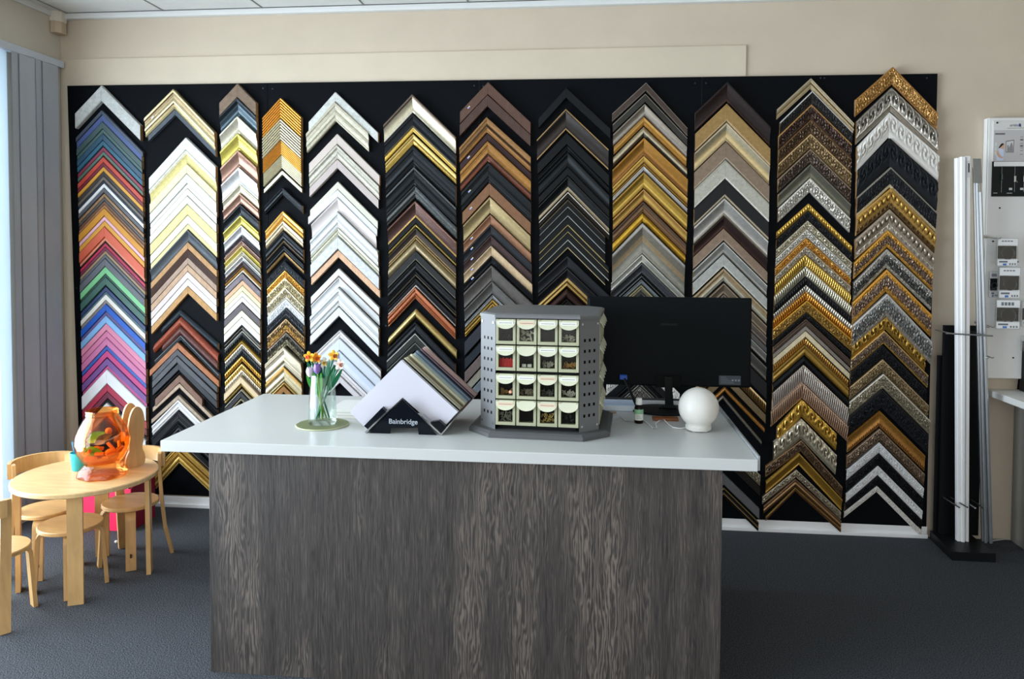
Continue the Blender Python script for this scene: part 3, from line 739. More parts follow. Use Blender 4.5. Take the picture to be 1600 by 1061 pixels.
def rail_mesh(mb, side, P, T, prof, depth, code, capm):
    rows, band = prof
    End, Ap = P
    n = NSEG.get(code, 1); L = (Ap-End).length
    R = [(rows[0][0], 0.0)]+[(s, h) for s, h in rows]+[(rows[-1][0], 0.0)]
    nr = len(R); vs = []; fs = []; ms = []
    for i in range(n+1):
        a = i/n; q = End+(Ap-End)*a
        for j, (s, h) in enumerate(R):
            d = depth*h
            if 0 < j < nr-1 and n > 1: d = max(.004, d-.003+ornament(code, L*(1-a), s, T))
            if j == 0 or j == nr-1: d = -.0005
            vs.append((q.x, -d-.0006, q.z-s*T))
    for i in range(n):
        for j in range(nr-1):
            fs.append((i*nr+j, i*nr+j+1, (i+1)*nr+j+1, (i+1)*nr+j))
            ms.append(band((R[j][0]+R[j+1][0])/2))
        fs.append((i*nr+nr-1, i*nr, (i+1)*nr, (i+1)*nr+nr-1)); ms.append(capm)
    o = len(mb.v); mb.v += vs
    fs += [tuple(range(nr)), tuple(range(n*nr, (n+1)*nr))[::-1]]; ms += [capm, ms[0] if False else 0]
    for f, m in zip(fs, ms): mb.f.append([i+o for i in f]); mb.mi.append(m)
def corner_samples():
    items = []; ci = -1; K = None
    for l in DATA.strip().split('\n'):
        if l[0] == '#': ci += 1; prev = None; continue
        if l[0] == 'K': K = [[float(v) for v in p.split()] for p in l[1:].split(';')]; continue
        body, over = (l.split('@')+[None])[:2]
        h, b = body.split('|'); y0, y1, code, fin, desc = h.split(None, 4)
        bands = [(q.split('*')[0], float((q.split('*')+['1'])[1])) for q in b.split()]
        y0 = float(y0); y1 = float(y1)
        k = [float(v) for v in over.split(',')] if over else key_at(K, y0)
        items.append(dict(c=ci, y0=y0, y1=y1, code=code, fin=fin, desc=desc, bands=bands, k=k, prev=prev, area=(y1-y0)*(k[3]-k[1])))
        prev = desc
    small = sorted(range(len(items)), key=lambda i: items[i]['area'])[:max(0, len(items)-300)]
    rest = MB(); restm = []
    for idx, it in enumerate(items):
        xA, xL, dL, xR, dR = it['k']; y0 = it['y0']+.25; y1 = it['y1']-.25
        A = on_y(xA, y0, YREF); B = on_y(xA, y1, YREF); Lp = on_y(xL, y0+dL, YREF); Rp = on_y(xR, y0+dR, YREF)
        T = A.z-B.z; code = it['code'][0]
        depth = min(.040, .016+.21*T)*(1+.22*(hsh(idx)-.5))
        prof = profile(code, it['bands'], T)
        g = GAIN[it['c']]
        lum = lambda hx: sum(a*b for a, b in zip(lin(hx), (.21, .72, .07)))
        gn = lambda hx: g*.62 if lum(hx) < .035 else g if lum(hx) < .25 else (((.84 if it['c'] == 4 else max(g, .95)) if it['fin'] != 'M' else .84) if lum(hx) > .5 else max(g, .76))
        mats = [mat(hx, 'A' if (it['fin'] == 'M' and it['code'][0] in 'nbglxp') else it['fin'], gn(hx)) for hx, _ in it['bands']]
        wood = mat(['b08a5c', '8a6a48', '3a2e26', 'a98458'][int(hsh(idx+5)*4)], 'W')
        mats.append(wood); cap = len(mats)-1
        gap = Vector((.00035, 0, 0))
        def rails(mb): pass
        if idx in small:
            base = len(restm); restm += mats
            for P in ((Lp, A-gap), (Rp, A+gap)):
                m0 = len(rest.mi); rail_mesh(rest, 0, P, T, prof, depth, code, cap)
                for q in range(m0, len(rest.mi)): rest.mi[q] += base
            continue
        nth = NTH[it['c']]
        lab = ('topmost %s corner sample in the %s column' % (it['desc'], nth)) if it['prev'] is None else '%s corner sample under %s one, %s column' % (it['desc'], it['prev'], nth)
        t = thing('frame_corner_sample', lab, 'frame sample', (A.x, -.001, A.z), 'frame corner samples, %s column' % nth)
        for P in ((Lp, A-gap), (Rp, A+gap)):
            mb = MB(); rail_mesh(mb, 0, P, T, prof, depth, code, cap)
            mb.build('rail', mats, t, smooth=38 if code in 'nbglxcrp' else 20)
        if 't' in it['code'][1:]:
            q = Lp.lerp(A, .3); dv = (A-Lp).normalized(); nv = Vector((-dv.z, 0, dv.x))
            c = Vector((q.x, -depth*1.0-.0016, q.z-T*.42))
            wide = .010 if it['c'] == 1 else .006
            MB().obox(c, (dv*wide, Vector((0, .0004, 0)), nv*.0036)).build('price_sticker', mat('e8e8ec' if it['c'] == 1 else 'aab0e6'), t, label='tiny white price sticker' if it['c'] == 1 else 'tiny lilac price sticker')
            if it['c'] != 1: MB().obox(c+dv*.0095+nv*.0005, (dv*.0032, Vector((0, .0004, 0)), nv*.0034)).build('price_dot', mat('d8cf9a'), t, label='tiny yellow price dot')
    if small:
        o = rest.build('slim_frame_corner_samples', restm, smooth=30); o['kind'] = 'stuff'
        tag(o, 'the slimmest frame corner samples between the wider ones in all columns', 'frame samples')
corner_samples()
# ------------------------------------------------------------------ counter
CT = .86
def veneer():
    m = bpy.data.materials.new('dark_veneer'); m.use_nodes = True; nt = m.node_tree; N = nt.nodes; L = nt.links; b = N['Principled BSDF']
    tc = N.new('ShaderNodeTexCoord'); mp = N.new('ShaderNodeMapping'); L.new(tc.outputs['Object'], mp.inputs[0]); mp.inputs['Scale'].default_value = (1, 1, .16)
    # broad strips of veneer
    sx = N.new('ShaderNodeSeparateXYZ'); L.new(tc.outputs['Object'], sx.inputs[0])
    n0 = N.new('ShaderNodeTexNoise'); n0.noise_dimensions = '1D'; n0.inputs['Scale'].default_value = 17; n0.inputs['Detail'].default_value = 2; L.new(sx.outputs[0], n0.inputs['W'])
    # cathedral figure: distorted bands
    wv = N.new('ShaderNodeTexWave'); wv.bands_direction = 'X'; wv.inputs['Scale'].default_value = 26; wv.inputs['Distortion'].default_value = 30; wv.inputs['Detail'].default_value = 3; wv.inputs['Detail Scale'].default_value = .8; wv.inputs['Detail Roughness'].default_value = .55
    L.new(mp.outputs[0], wv.inputs['Vector'])
    mp2 = N.new('ShaderNodeMapping'); L.new(tc.outputs['Object'], mp2.inputs[0]); mp2.inputs['Scale'].default_value = (1, 1, .035)
    n1 = N.new('ShaderNodeTexNoise'); n1.inputs['Scale'].default_value = 230; n1.inputs['Detail'].default_value = 4; L.new(mp2.outputs[0], n1.inputs['Vector'])
    def mth(op, a, c, d=None):
        q = N.new('ShaderNodeMath'); q.operation = op
        for i, v in enumerate((a, c, d)):
            if v is None: continue
            if isinstance(v, (int, float)): q.inputs[i].default_value = v
            else: L.new(v, q.inputs[i])
        return q.outputs[0]
    n2 = N.new('ShaderNodeTexNoise'); n2.inputs['Scale'].default_value = 5; n2.inputs['Detail'].default_value = 3; L.new(mp.outputs[0], n2.inputs['Vector'])
    msk = N.new('ShaderNodeMapRange'); msk.inputs['From Min'].default_value = .48; msk.inputs['From Max'].default_value = .66; msk.inputs['To Min'].default_value = .08; msk.inputs['To Max'].default_value = .5; L.new(n2.outputs[0], msk.inputs['Value'])
    fig = mth('MULTIPLY', wv.outputs['Fac'], msk.outputs['Result'])
    f = mth('ADD', fig, mth('MULTIPLY_ADD', n1.outputs[0], .75, mth('MULTIPLY', n0.outputs[0], .22)))
    rp = N.new('ShaderNodeValToRGB'); L.new(f, rp.inputs[0]); E_ = rp.color_ramp.elements
    E_[0].position = .36; E_[0].color = (*lin('241f1d'), 1); E_[1].position = .95; E_[1].color = (*lin('766a60'), 1)
    e = E_.new(.58); e.color = (*lin('433d39'), 1)
    L.new(rp.outputs[0], b.inputs['Base Color']); b.inputs['Roughness'].default_value = .55
    bp = N.new('ShaderNodeBump'); bp.inputs['Strength'].default_value = .25; bp.inputs['Distance'].default_value = .001; L.new(f, bp.inputs['Height']); L.new(bp.outputs[0], b.inputs['Normal'])
    return m
def counter():
    v = veneer()
    t = thing('service_counter', 'long service counter with dark wood grain front and pale grey worktop', 'counter', (2.62, -1.25, 0))
    y0, y1 = -1.690, -.80; x0, x1 = 1.536, 3.668
    MB().box(x0, x1-.006, y0, y1, CT-.041, CT, .0025).build('worktop', mat('c9cac7', 'P', 1.0, rough=.3), t)
    MB().box(x1-.006, x1+.001, y0+.002, y1, CT-.038, CT+.012, .001).build('edge_strip', mat('8d9092', 'P', rough=.4), t)
    fx0, fx1 = 1.712, 3.549
    MB().box(fx0, fx1, -1.672, -1.650, .0, CT-.041, .001).build('front_panel', v, t)
    MB().box(fx0, fx0+.022, -1.649, y1+.05, 0, CT-.041, .001).build('side_panel', v, t)
    MB().box(fx1-.022, fx1, -1.649, y1+.05, 0, CT-.041, .001).build('side_panel', v, t)
counter()

# ------------------------------------------------------------------ cutting rail and blue paper along the back of the counter
def back_rail():
    a = on_y(936, 622, -.83); b = on_y(1110, 627, -.83)
    t = thing('aluminium_rail', 'long grey aluminium cutting rail lying along the back of the counter', 'ruler', ((a.x+b.x)/2, -.84, CT))
    z0, z1 = on_y(1000, 634, -.85).z, on_y(1000, 625, -.85).z
    MB().box(2.95, 3.56, -.855, -.815, z0, z1, .002).build('rail_bar', mat('d8dce2', 'P', 1.15, rough=.4), t)
    MB().box(2.95, 3.56, -.852, -.818, z1, z1+.004, .001).build('top_edge', mat('3a3d40', 'P'), t)
    for x in (3.02, 3.46): MB().box(x, x+.03, -.85, -.82, CT+.0005, z0).build('rail_foot', mat('2b2d30'), t)
    c = on_y(951, 636, -.86); 
    k = MB(); k.box(c.x-.026, c.x+.026, -.875, -.857, c.z-.012, c.z+.014, .003); k.box(c.x-.012, c.x+.012, -.8765, -.874, c.z+.002, c.z+.008, 0, 1)
    k.build('slider_block', [mat('d8d8d2'), mat('25272a')], t)
    q0 = on_z(937, 652, CT); p = MB()
    p.box(2.96, 3.31, -.985, -.870, CT+.0002, CT+.028, .002); p.box(2.97, 3.30, -.9862, -.985, CT+.004, CT+.024, 0, 1)
    tag(p.build('stack_of_blue_paper', [mat('bfd2f6', 'P', 1.1), mat('dbe5f8', 'P', 1.1)], org=(3.13, -.93, CT)), 'blue and white stack of paper on the counter behind the drawer carousel', 'paper')
    k = MB().box(2.99, 3.21, -1.03, -.995, CT+.0003, CT+.004, .001)
    tag(k.build('wooden_strip', mat('a58d74', 'W'), org=(3.1, -1.01, CT)), 'thin brown wooden strip lying in front of the blue paper', 'wood strip')
back_rail()

# ------------------------------------------------------------------ coaster, vase, flowers
def vase():
    c = on_z(504, 664, CT); cx, cy = c.x, c.y
    t = MB(); n = 48
    t.lathe([(0.001, 0), (.103, 0), (.105, .002), (.103, .0045), (.001, .0045)], (cx, cy, CT+.0003), 48, cap=False)
    for i in range(-19, 20):
        x = i*.0054; h = math.sqrt(max(0, .101**2-x*x))
        if h > .01: t.box(cx+x-.0014, cx+x+.0014, cy-h, cy+h, CT+.0045, CT+.0062, 0, 1)
    tag(t.build('coaster', [mat('c6c9a4'), mat('8f9770')], org=(cx, cy, CT)), 'round green ribbed place mat under the glass vase', 'coaster')
    z = CT+.0066
    g = MB(); H = .196
    prof = [(.001, 0), (.050, 0), (.0545, .004), (.056, .014), (.0555, .04), (.0535, .09), (.050, .14), (.0465, .185), (.0465, H), (.0445, H), (.0445, .185), (.048, .14), (.0515, .09), (.0535, .04), (.0525, .02), (.001, .017)]
    g.lathe(prof, (cx, cy, z), 40, cap=False)
    tag(g.build('glass_vase', clear('f4f8f6', fr=.28, gl=.06), smooth=40, org=(cx, cy, z)), 'clear glass vase of plastic flowers on the green mat', 'vase')
    leafm = mat('13683f'); leafm2 = mat('3f9a3a'); stemm = mat('6f9a38'); stem2 = mat('2a7a58')
    def flower(kind, label, px, py, foot, dy, cols):
        top = on_y(px, py, cy+dy); f = Vector((cx+foot[0], cy+foot[1], z+.02))
        t = thing(kind, label, 'flower', f, None)
        d = (top-f).normalized()
        pts = [f, f.lerp(top, .5)+Vector((0, 0, .004)), top-d*.012]
        MB().tube(pts, .0036, 8).build('stem', stemm if cols[2] else stem2, t, smooth=40)
        # pointed leaf hugging the stem
        a = f.lerp(top, .52); b = f.lerp(top, .93); side = Vector((1, 0, 0)) if px > 500 else Vector((-1, 0, 0))
        for sg, w in ((1, .011), (-.8, .009)):
            P = []; off = side*sg
            path = [a.lerp(b, i/8)+off*(.006+.012*(i/8)) for i in range(9)]
            ws = [w*2*max(.08, sin(PI*(.10+.86*i/8)))*.95 for i in range(9)]
            m_ = MB(); m_.strip(path, Vector((1, .35*sg, .15)).normalized(), ws, .0022)
            m_.build('leaf', leafm2 if cols[2] else leafm, t, smooth=30)
        if kind == 'plastic_tulip':
            for k in range(6):
                q = 2*PI*k/6; m_ = MB()
                rows = [(0, .004, .003), (.010, .0125, .009), (.022, .015, .0095), (.033, .0125, .007), (.040, .0105, .002)]
                vs = []; fs = []
                for (h, rr, w) in rows:
                    for o in (-1, 0, 1):
                        e = q+o*w/max(.006, rr); vs.append(top+Vector((cos(e)*rr, sin(e)*rr, h-.018)))
                    
                for i in range(4):
                    for o in range(2): fs.append((i*3+o, i*3+o+1, i*3+o+4, i*3+o+3))
                nb = len(vs); vs += [v+(top-v).normalized()*.0015*1 for v in vs]; fs += [tuple(i+nb for i in f_)[::-1] for f_ in fs]
                m_.add(vs, fs); m_.build('petal', mat(cols[0]), t, smooth=60)
        else:
            for k in range(5):
                q = 2*PI*k/5+.4; dirv = Vector((cos(q)*.9, -.35, sin(q)*.9)).normalized()
                c0 = top+dirv*.012
                m_ = MB(); m_.ball((0, 0, 0), .0125, .0022, .0085, 12)
                R = Matrix((dirv, dirv.cross(Vector((0, 1, 0))).cross(dirv).normalized()*1, dirv.cross(Vector((0, 1, 0))).normalized())).transposed()
                m_.v = [tuple(c0+R @ Vector(v)) for v in m_.v]
                m_.build('petal', mat(cols[0]), t, smooth=60)
            m_ = MB(); m_.lathe([(.004, 0), (.006, .008), (.009, .015), (.0075, .015), (.004, .006)], (0, 0, 0), 12, cap=False)
            R = Vector((0, 0, 1)).rotation_difference(Vector((cols[3], -1, -.15)).normalized()).to_matrix()
            m_.v = [tuple(top+R @ Vector(v)) for v in m_.v]; m_.build('trumpet', mat(cols[1]), t, smooth=50, label='orange trumpet')
    flower('plastic_tulip', 'lilac white plastic tulip at the left of the vase', 484, 582, (.014, .006), -.02, ('d9cfd8', None, True))
    flower('plastic_tulip', 'violet plastic tulip in the vase, front flower', 495.5, 577, (.004, -.012), -.038, ('8a68b0', None, True))
    flower('plastic_daffodil', 'yellow plastic daffodil with orange trumpet above the tulips, left one', 484, 557, (.022, .016), .0, ('f0b52c', 'e9662a', False, -.5))
    flower('plastic_daffodil', 'orange and yellow plastic daffodil above the violet tulip', 495, 559, (-.006, .022), .012, ('eda52e', 'e9662a', False, .5))
    flower('plastic_daffodil', 'small grey white plastic daffodil in the middle of the vase', 508, 566, (-.016, .004), .018, ('c9c6bb', 'd9b24a', False, .1))
    flower('plastic_daffodil', 'tall yellow plastic daffodil at the back right of the vase', 522, 555, (-.024, .0), .0, ('ddb43c', 'd9673f', False, .7))
    flower('plastic_daffodil', 'white plastic daffodil with orange trumpet, rightmost in the vase', 531, 569, (-.022, -.012), -.012, ('e6e2da', 'dc6a3c', False, .9))
vase()

# ------------------------------------------------------------------ cream tile samples behind the vase
def pads():
    c = on_z(545, 655, CT); 
    for i, (hx, lab) in enumerate((('ded9d2', 'lowest of three cream rounded sample slabs behind the vase'), ('e4e0da', 'middle one of three cream rounded sample slabs behind the vase'), ('e6e5e0', 'topmost of three cream rounded sample slabs behind the vase'))):
        z = CT+.0003+i*.0125; b = bmesh.new(); bmesh.ops.create_cube(b, size=1)
        for v in b.verts: v.co = Vector((c.x+.01+v.co.x*.21+.004*i, c.y+.11+v.co.y*.2, z+.006+v.co.z*.0115))
        ve = [e for e in b.edges if abs(e.verts[0].co.z-e.verts[1].co.z) > .005]
        bmesh.ops.bevel(b, geom=ve, offset=.03, segments=5, affect='EDGES', profile=.5)
        m = MB(); m.bm(b); tag(m.build('sample_slab', mat(hx, 'P', 1.05), org=(c.x, c.y+.1, z)), lab, 'sample slab', 'cream sample slabs')
pads()

# ------------------------------------------------------------------ mat board samples on their stand
def mat_stand():
    YF, YB = -1.455, -1.20
    P = lambda x, y, yy=YF: on_y(x, y, yy)
    O = P(627, 562.5); base_z = CT+.0003
    t = thing('sample_stand', 'black acrylic stand with clear rails holding a row of mat board corners', 'display stand', (O.x, YF, CT))
    blk = mat('0d1118', 'P', rough=.12)
    yb = YF-.036; Q = lambda x, y: on_y(x, y, yb)
    z = base_z
    def q(x, y): v = Q(x, y); v.z = max(z, v.z); return v
    bot = lambda x: Vector((Q(x, 680).x, yb, z))
    poly = [bot(577), bot(609.5), q(610, 669), q(653, 668.5), bot(654), bot(682), q(656, 650), q(629, 624), q(603, 649)]
    MB().prism(poly, (0, .005, 0)).build('front_panel', blk, t)
    MB().prism([v+Vector((0, .26, 0)) for v in poly], (0, .005, 0)).build('back_panel', blk, t)
    yc = yb
    fl = [q(567, 667), q(595.5, 638), q(605, 648), bot(579.5)]
    MB().prism([v+Vector((0, .012, 0)) for v in fl], (0, .23, 0)).build('cradle', blk, t)
    fr = [q(671, 661), q(685, 658.5), q(697, 669), bot(690)]
    MB().prism([v+Vector((0, .012, 0)) for v in fr], (0, .23, 0)).build('cradle', blk, t)
    cl = clear('c9d0d0', fr=.9, gl=1.2, rough=.15)
    def bar(a, b, w=.006, d=.26):
        a = Vector(a); b = Vector(b); n = Vector((-(b-a).z, 0, (b-a).x)).normalized()*w
        MB().prism([a, b, b+n, a+n], (0, d, 0)).build('clear_rail', cl, t)
    o = Vector((0, -.004, 0))
    bar(bot(572)+Vector((0, -.004, .0)), q(606, 644)+o)
    bar(q(658, 651)+o, bot(689)+o); bar(bot(690)+o+Vector((0, .004, 0)), q(721, 643)+o+Vector((0, .004, 0)), .005)
    text('lettering', 'Bainbridge', .0265, Q(630, 659)+Vector((0, -.001, 0)), (rad(90), 0, 0), mat('aeb4bd'), t, .0006, bold=.00015)
    # the boards: right-angled corners straddling the stand
    cols = [('d6d4de', 'lilac white'), ('e4e2dc', 'chalk white'), ('1c1c1e', 'black'), ('d9d4bf', 'cream'), ('a89f84', 'olive tan'), ('c9c1a2', 'sand'), ('6a6350', 'dark olive'), ('bdb992', 'khaki green'), ('d3cfb4', 'pale cream'),
            ('aab2a4', 'sage grey'), ('b5c0bd', 'pale teal'), ('93a3a8', 'blue grey'), ('5f7080', 'slate blue'), ('7d8ea0', 'dusty blue'), ('3c4656', 'navy'), ('20222a', 'ink black'), ('9a8590', 'mauve'), ('4a3a40', 'dark plum'), ('b89a97', 'rose beige'), ('c9aca5', 'pale pink'), ('b59a8c', 'taupe pink')]
    n = len(cols); prev = None
    Lt = P(546, 643); Rt = P(715, 643.5); inner = P(629, 621)
    dl = (Lt-O); dr = (Rt-O)
    wl = dl.normalized(); wr = dr.normalized(); w = (O-inner).length*.70
    for i, (hx, nm) in enumerate(cols):
        f = i/(n-1); y = YF+(YB-YF)*f
        top = on_y(627+(665-627)*f, 562.5+(541-562.5)*f, y)
        j = Vector((random.uniform(-.0015, .0015), 0, random.uniform(-.002, .003))); 
        if i == 0: j = Vector()
        top = top+j
        lt = top+dl; rt_ = top+dr; s = 1 if i else 1
        nl = Vector((-wl.z, 0, wl.x)); nl = nl if nl.z < 0 else -nl
        nr_ = Vector((-wr.z, 0, wr.x)); nr_ = nr_ if nr_.z < 0 else -nr_
        inn = top+Vector((0, 0, -(O-inner).length))+Vector((inner.x-O.x, 0, 0))
        poly = [top, rt_, rt_+nr_*w, inn, lt+nl*w, lt]
        ly = .0085 if i in (8, 13, 18) else .0062
        b = MB().prism(poly, (0, ly, 0), 0); b.mi = [0]*len(b.f)
        lab = ('front %s mat board corner on the black stand, facing the viewer' % nm) if i == 0 else '%s mat board corner behind the %s one on the stand' % (nm, prev)
        if i == n-1: lab = 'rearmost mat board corner, taupe pink, on the black stand'
        tag(b.build('mat_board_corner', mat(hx, 'P', .86 if i < 2 else 1.15, rough=.7), org=(top.x, y, CT)), lab, 'mat sample', 'mat board corners on the stand')
        prev = nm
mat_stand()

# ------------------------------------------------------------------ drawer carousel
def carousel():
    c0 = Vector((2.912, -1.245, 0)); rot_ = rad(-3.5); h2 = .1585; ch = .070; e = h2+ch
    Rm = Matrix.Rotation(rot_, 3, 'Z')
    def T(x, y, z): return c0+Rm @ Vector((x, y, 0))+Vector((0, 0, z))
    ax = [Rm @ Vector((1, 0, 0)), Rm @ Vector((0, 1, 0)), Vector((0, 0, 1))]
    t = thing('drawer_carousel', 'grey metal carousel of small cream drawers on the counter', 'drawer unit', c0+Vector((0, 0, CT)))
    g = mat('6f7071', 'P', rough=.45); gd = mat('5c5d5e', 'P', rough=.45); blk = mat('131416'); 
    def octo(o): 
        h = h2+o*.414; E_ = e+o
        return [(-h, -E_), (h, -E_), (E_, -h), (E_, h), (h, E_), (-h, E_), (-E_, h), (-E_, -h)]
    zb, z0, z1 = CT+.0005, CT+.022, on_y(838, 491, -1.47).z
    b = MB(); pts = octo(.042); pts2 = octo(.028)
    n = 8; vs = [T(x, y, zb) for x, y in pts]+[T(x, y, zb+.014) for x, y in pts]+[T(x, y, z0) for x, y in pts2]
    fs = [tuple(range(8))[::-1], tuple(range(16, 24))]+[(k*8+i, k*8+(i+1) % 8, k*8+8+(i+1) % 8, k*8+8+i) for k in (0, 1) for i in range(8)]
    b.add(vs, fs); b.build('base_plate', gd, t)
    b = MB(); pt = octo(.004); p2 = octo(-.006)
    vs = [T(x, y, z1-.016) for x, y in pt]+[T(x, y, z1-.005) for x, y in pt]+[T(x, y, z1) for x, y in p2]
    b.add(vs, fs); b.build('top_plate', g, t, smooth=None)
    MB().prism([T(x, y, z0) for x, y in octo(-.03)], (0, 0, z1-.016-z0)).build('core', blk, t)
    # perforated corner panels
    hole = mat('0c0c0d')
    for sx, sy in ((1, -1), (-1, -1), (1, 1), (-1, 1)):
        a = Vector((sx*h2, sy*e)); d = Vector((sx*e, sy*h2)); u = (d-a); ln = u.length; u = u/ln; nn = Vector((sx, sy)).normalized()
        U = Rm @ Vector((u.x, u.y, 0)); Nn = Rm @ Vector((nn.x, nn.y, 0)); A = T(a.x, a.y, 0)
        hs = .0048; rows = 8; cols_ = 3
        us = [0]+sum([[ln*(.26+.24*k)-hs, ln*(.26+.24*k)+hs] for k in range(3)], [])+[ln]
        zr = [z0+.06+.0405*k for k in range(rows)]
        zs = [z0]+sum([[q-hs*1.2, q+hs*1.2] for q in zr], [])+[z1-.016]
        m = MB(); vs = [A+U*p+Vector((0, 0, q)) for q in zs for p in us]; nu = len(us); fs_ = []
        for i in range(len(zs)-1):
            for j in range(nu-1):
                if i % 2 == 1 and j % 2 == 1: continue
                fs_.append((i*nu+j, i*nu+j+1, (i+1)*nu+j+1, (i+1)*nu+j))
        m.add(vs, fs_)
        m.obox(A+U*ln/2-Nn*.012+Vector((0, 0, (z0+z1-.016)/2)), (U*(ln/2-.004), Nn*.001, Vector((0, 0, (z1-.016-z0)/2-.002))), 0, 1)
        for p in (.012, ln-.012):
            for q in (z0+.022, z1-.035): m.tube([A+U*p+Vector((0, 0, q)), A+U*p+Vector((0, 0, q))+Nn*.003], .0045, 10, 2)
        m.build('perforated_panel', [g, hole, mat('c9c9c6', 'S')], t)
    # drawers
    cream = mat('a9a98c'); lipm = mat('d0d0b6'); dark = mat('17181a'); pane = clear('e6e6e0', fr=.10, gl=.02, rough=.1); white = mat('e4e3dc'); tan = mat('ddc2a8'); ink = mat('6b665f')
    W_ = 2*h2/4; rowz = [z1-.022-.0985, 0, 0, 0]; H = .0945
    gap_mid = .012; ztop = z1-.018
    tops = [ztop-.002, ztop-.002-H-.0055, ztop-.002-2*H-.0055-gap_mid, ztop-.002-3*H-.011-gap_mid]
    fill = {(0, 0): ('15191f', 'black picture hooks'), (0, 1): ('b9b6ab', 'silver metal tubes'), (0, 3): ('a8a59c', 'silver D rings'), (1, 0): ('d3202c', 'red plastic plugs'), (1, 1): ('e2e0da', 'white blocks'), (1, 2): ('b3b1a8', 'silver pins'), (1, 3): ('b98f55', 'brass rings'),
            (2, 0): ('9a7a4c', 'brass hooks and a pink cap'), (2, 1): ('8f8578', 'small nails'), (2, 2): ('5a5b5c', 'dark tacks'), (2, 3): ('c5c4be', 'steel eye screws'), (3, 0): ('8f8e86', 'steel nails'), (3, 2): ('c9ad6c', 'brass screw eyes'), (3, 3): ('2a3036', 'black and steel hangers')}
    labs = {(0, 0): white, (0, 1): tan, (0, 2): white, (0, 3): white, (1, 0): white, (1, 2): white, (1, 3): white, (2, 0): white, (2, 1): white, (2, 2): tan, (2, 3): white, (3, 0): tan, (3, 2): tan}
    def drawer(face, r, c, full):
        """face: rotation of the drawer face about the unit's axis"""
        F = Matrix.Rotation(rot_+face, 3, 'Z'); X = F @ Vector((1, 0, 0)); Y = F @ Vector((0, 1, 0)); Z = Vector((0, 0, 1))
        zt = tops[r]; xc = -h2+W_*(c+.5); O = c0+X*xc+Y*(-e)+Z*zt
        w = W_/2-.0022
        m = MB()
        for s in (-1, 1): m.obox(O+X*s*(w-.005)+Z*(-H/2)+Y*.010, (X*.005, Y*.012, Z*(H/2)), .0008)
        m.obox(O+Z*(-H+.006)+Y*.010, (X*(w-.008), Y*.012, Z*.006), .0008)
        m.obox(O+Z*(-.016)+Y*.006, (X*(w-.008), Y*.002, Z*.016))
        m.obox(O+Z*(-H/2)+Y*.0245, (X*(w-.008), Y*.001, Z*(H/2-.004)), 0, 1)
        d = m.build('drawer', [cream, dark], t)
        # scooped handle lip: curved shell leaning forward
        L_ = MB(); vs = []; nn = 12
        for i in range(nn+1):
            a = PI*i/nn; px = -w*cos(a); dz = -.010-.026*sin(a); out = -.015*sin(a)**.6
            vs.append(O+X*px+Z*(-.002)+Y*(.000)); vs.append(O+X*px*.998+Z*dz*1.0+Y*(out-.001))
        fs_ = [(2*i, 2*i+1, 2*i+3, 2*i+2) for i in range(nn)]
        k = len(vs); vs += [v+Y*.0022 for v in vs]; fs_ += [tuple(q+k for q in f)[::-1] for f in fs_]
        for i in range(nn): fs_.append((2*i+1, 2*i+1+k, 2*i+3+k, 2*i+3))
        L_.add(vs, fs_); L_.build('handle_lip', lipm, d, smooth=50)
        # window
        MB().obox(O+Z*(-.036-(H-.048)/2)+Y*.004, (X*(w-.008), Y*.0006, Z*((H-.048)/2))).build('window', pane, d)
        if not full: return
        lm = labs.get((r, c))
        if lm:
            a = Vector((0, 0, 0)); lb = MB()
            lb.obox(O+Z*(-.0135)+Y*(-.0068), (X*(w*.78), Y*.0005, (Z*1.0+Y*.32).normalized()*.0058))
            for q in range(9):
                xx = -w*.66+q*(w*1.32/9)
                lb.obox(O+X*(xx+w*.07)+Z*(-.0140)+Y*(-.0076), (X*w*.055, Y*.0003, Z*.0010), 0, 1)
            lb.build('label', [lm, ink], d)
        if (r, c) in fill:
            hx, nm = fill[(r, c)]; m = MB(); rnd = random.Random(r*7+c)
            zb_ = O+Z*(-H+.013); fm = mat(hx, 'P', 1.3, rough=.3)
            hi = {(0, 0): .030, (0, 1): .04, (1, 0): .036, (3, 2): .036, (3, 3): .034, (3, 0): .034, (1, 1): .012}.get((r, c), .022)
            if (r, c) == (1, 0):
                for q in range(9): m.tube([zb_+X*(-w+.013+q*.0058)+Y*.012, zb_+X*(-w+.015+q*.0058)+Y*.012+Z*(hi*rnd.uniform(.8, 1))], .0028, 8)
            elif (r, c) == (1, 1):
                for q in (-.011, .010): m.obox(zb_+X*q+Y*.012+Z*.0062, (X*.008, Y*.005, Z*.006), .001)
            else:
                ang = rot_+face
                for q in range(26):
                    p = zb_+X*rnd.uniform(-w+.016, w-.016)+Y*rnd.uniform(.009, .019)+Z*rnd.uniform(.003, hi)
                    a = rnd.uniform(0, PI); v = X*cos(a)+Z*sin(a)
                    ln = rnd.uniform(.004, .009)
                    if p.z+abs(v.z)*ln > O.z-.034: continue
                    if rnd.random() < .35: 
                        ring = [p+(X*cos(k*PI/4)+Z*sin(k*PI/4))*.0042 for k in range(9)]; m.tube(ring, .0011, 5, cap=False)
                    else: m.tube([p-v*ln, p+v*ln], .0017 if (r, c) != (0, 1) else .003, 6)
                if (r, c) == (2, 0): m.ball(zb_+X*.018+Y*.008+Z*.012, .0075, n=10, m=1)
            o = m.build('drawer_contents', [fm, mat('e8a98f')], org=O); o['kind'] = 'stuff'
            tag(o, 'heap of %s in the carousel, drawer %s of row %s' % (nm, ['one', 'two', 'three', 'four'][c], ['one', 'two', 'three', 'four'][r]), 'fixings')
    for r in range(4):
        for c in range(4): drawer(0, r, c, True)
    for r in range(4):
        for c in range(4): drawer(PI/2, r, c, False)
carousel()

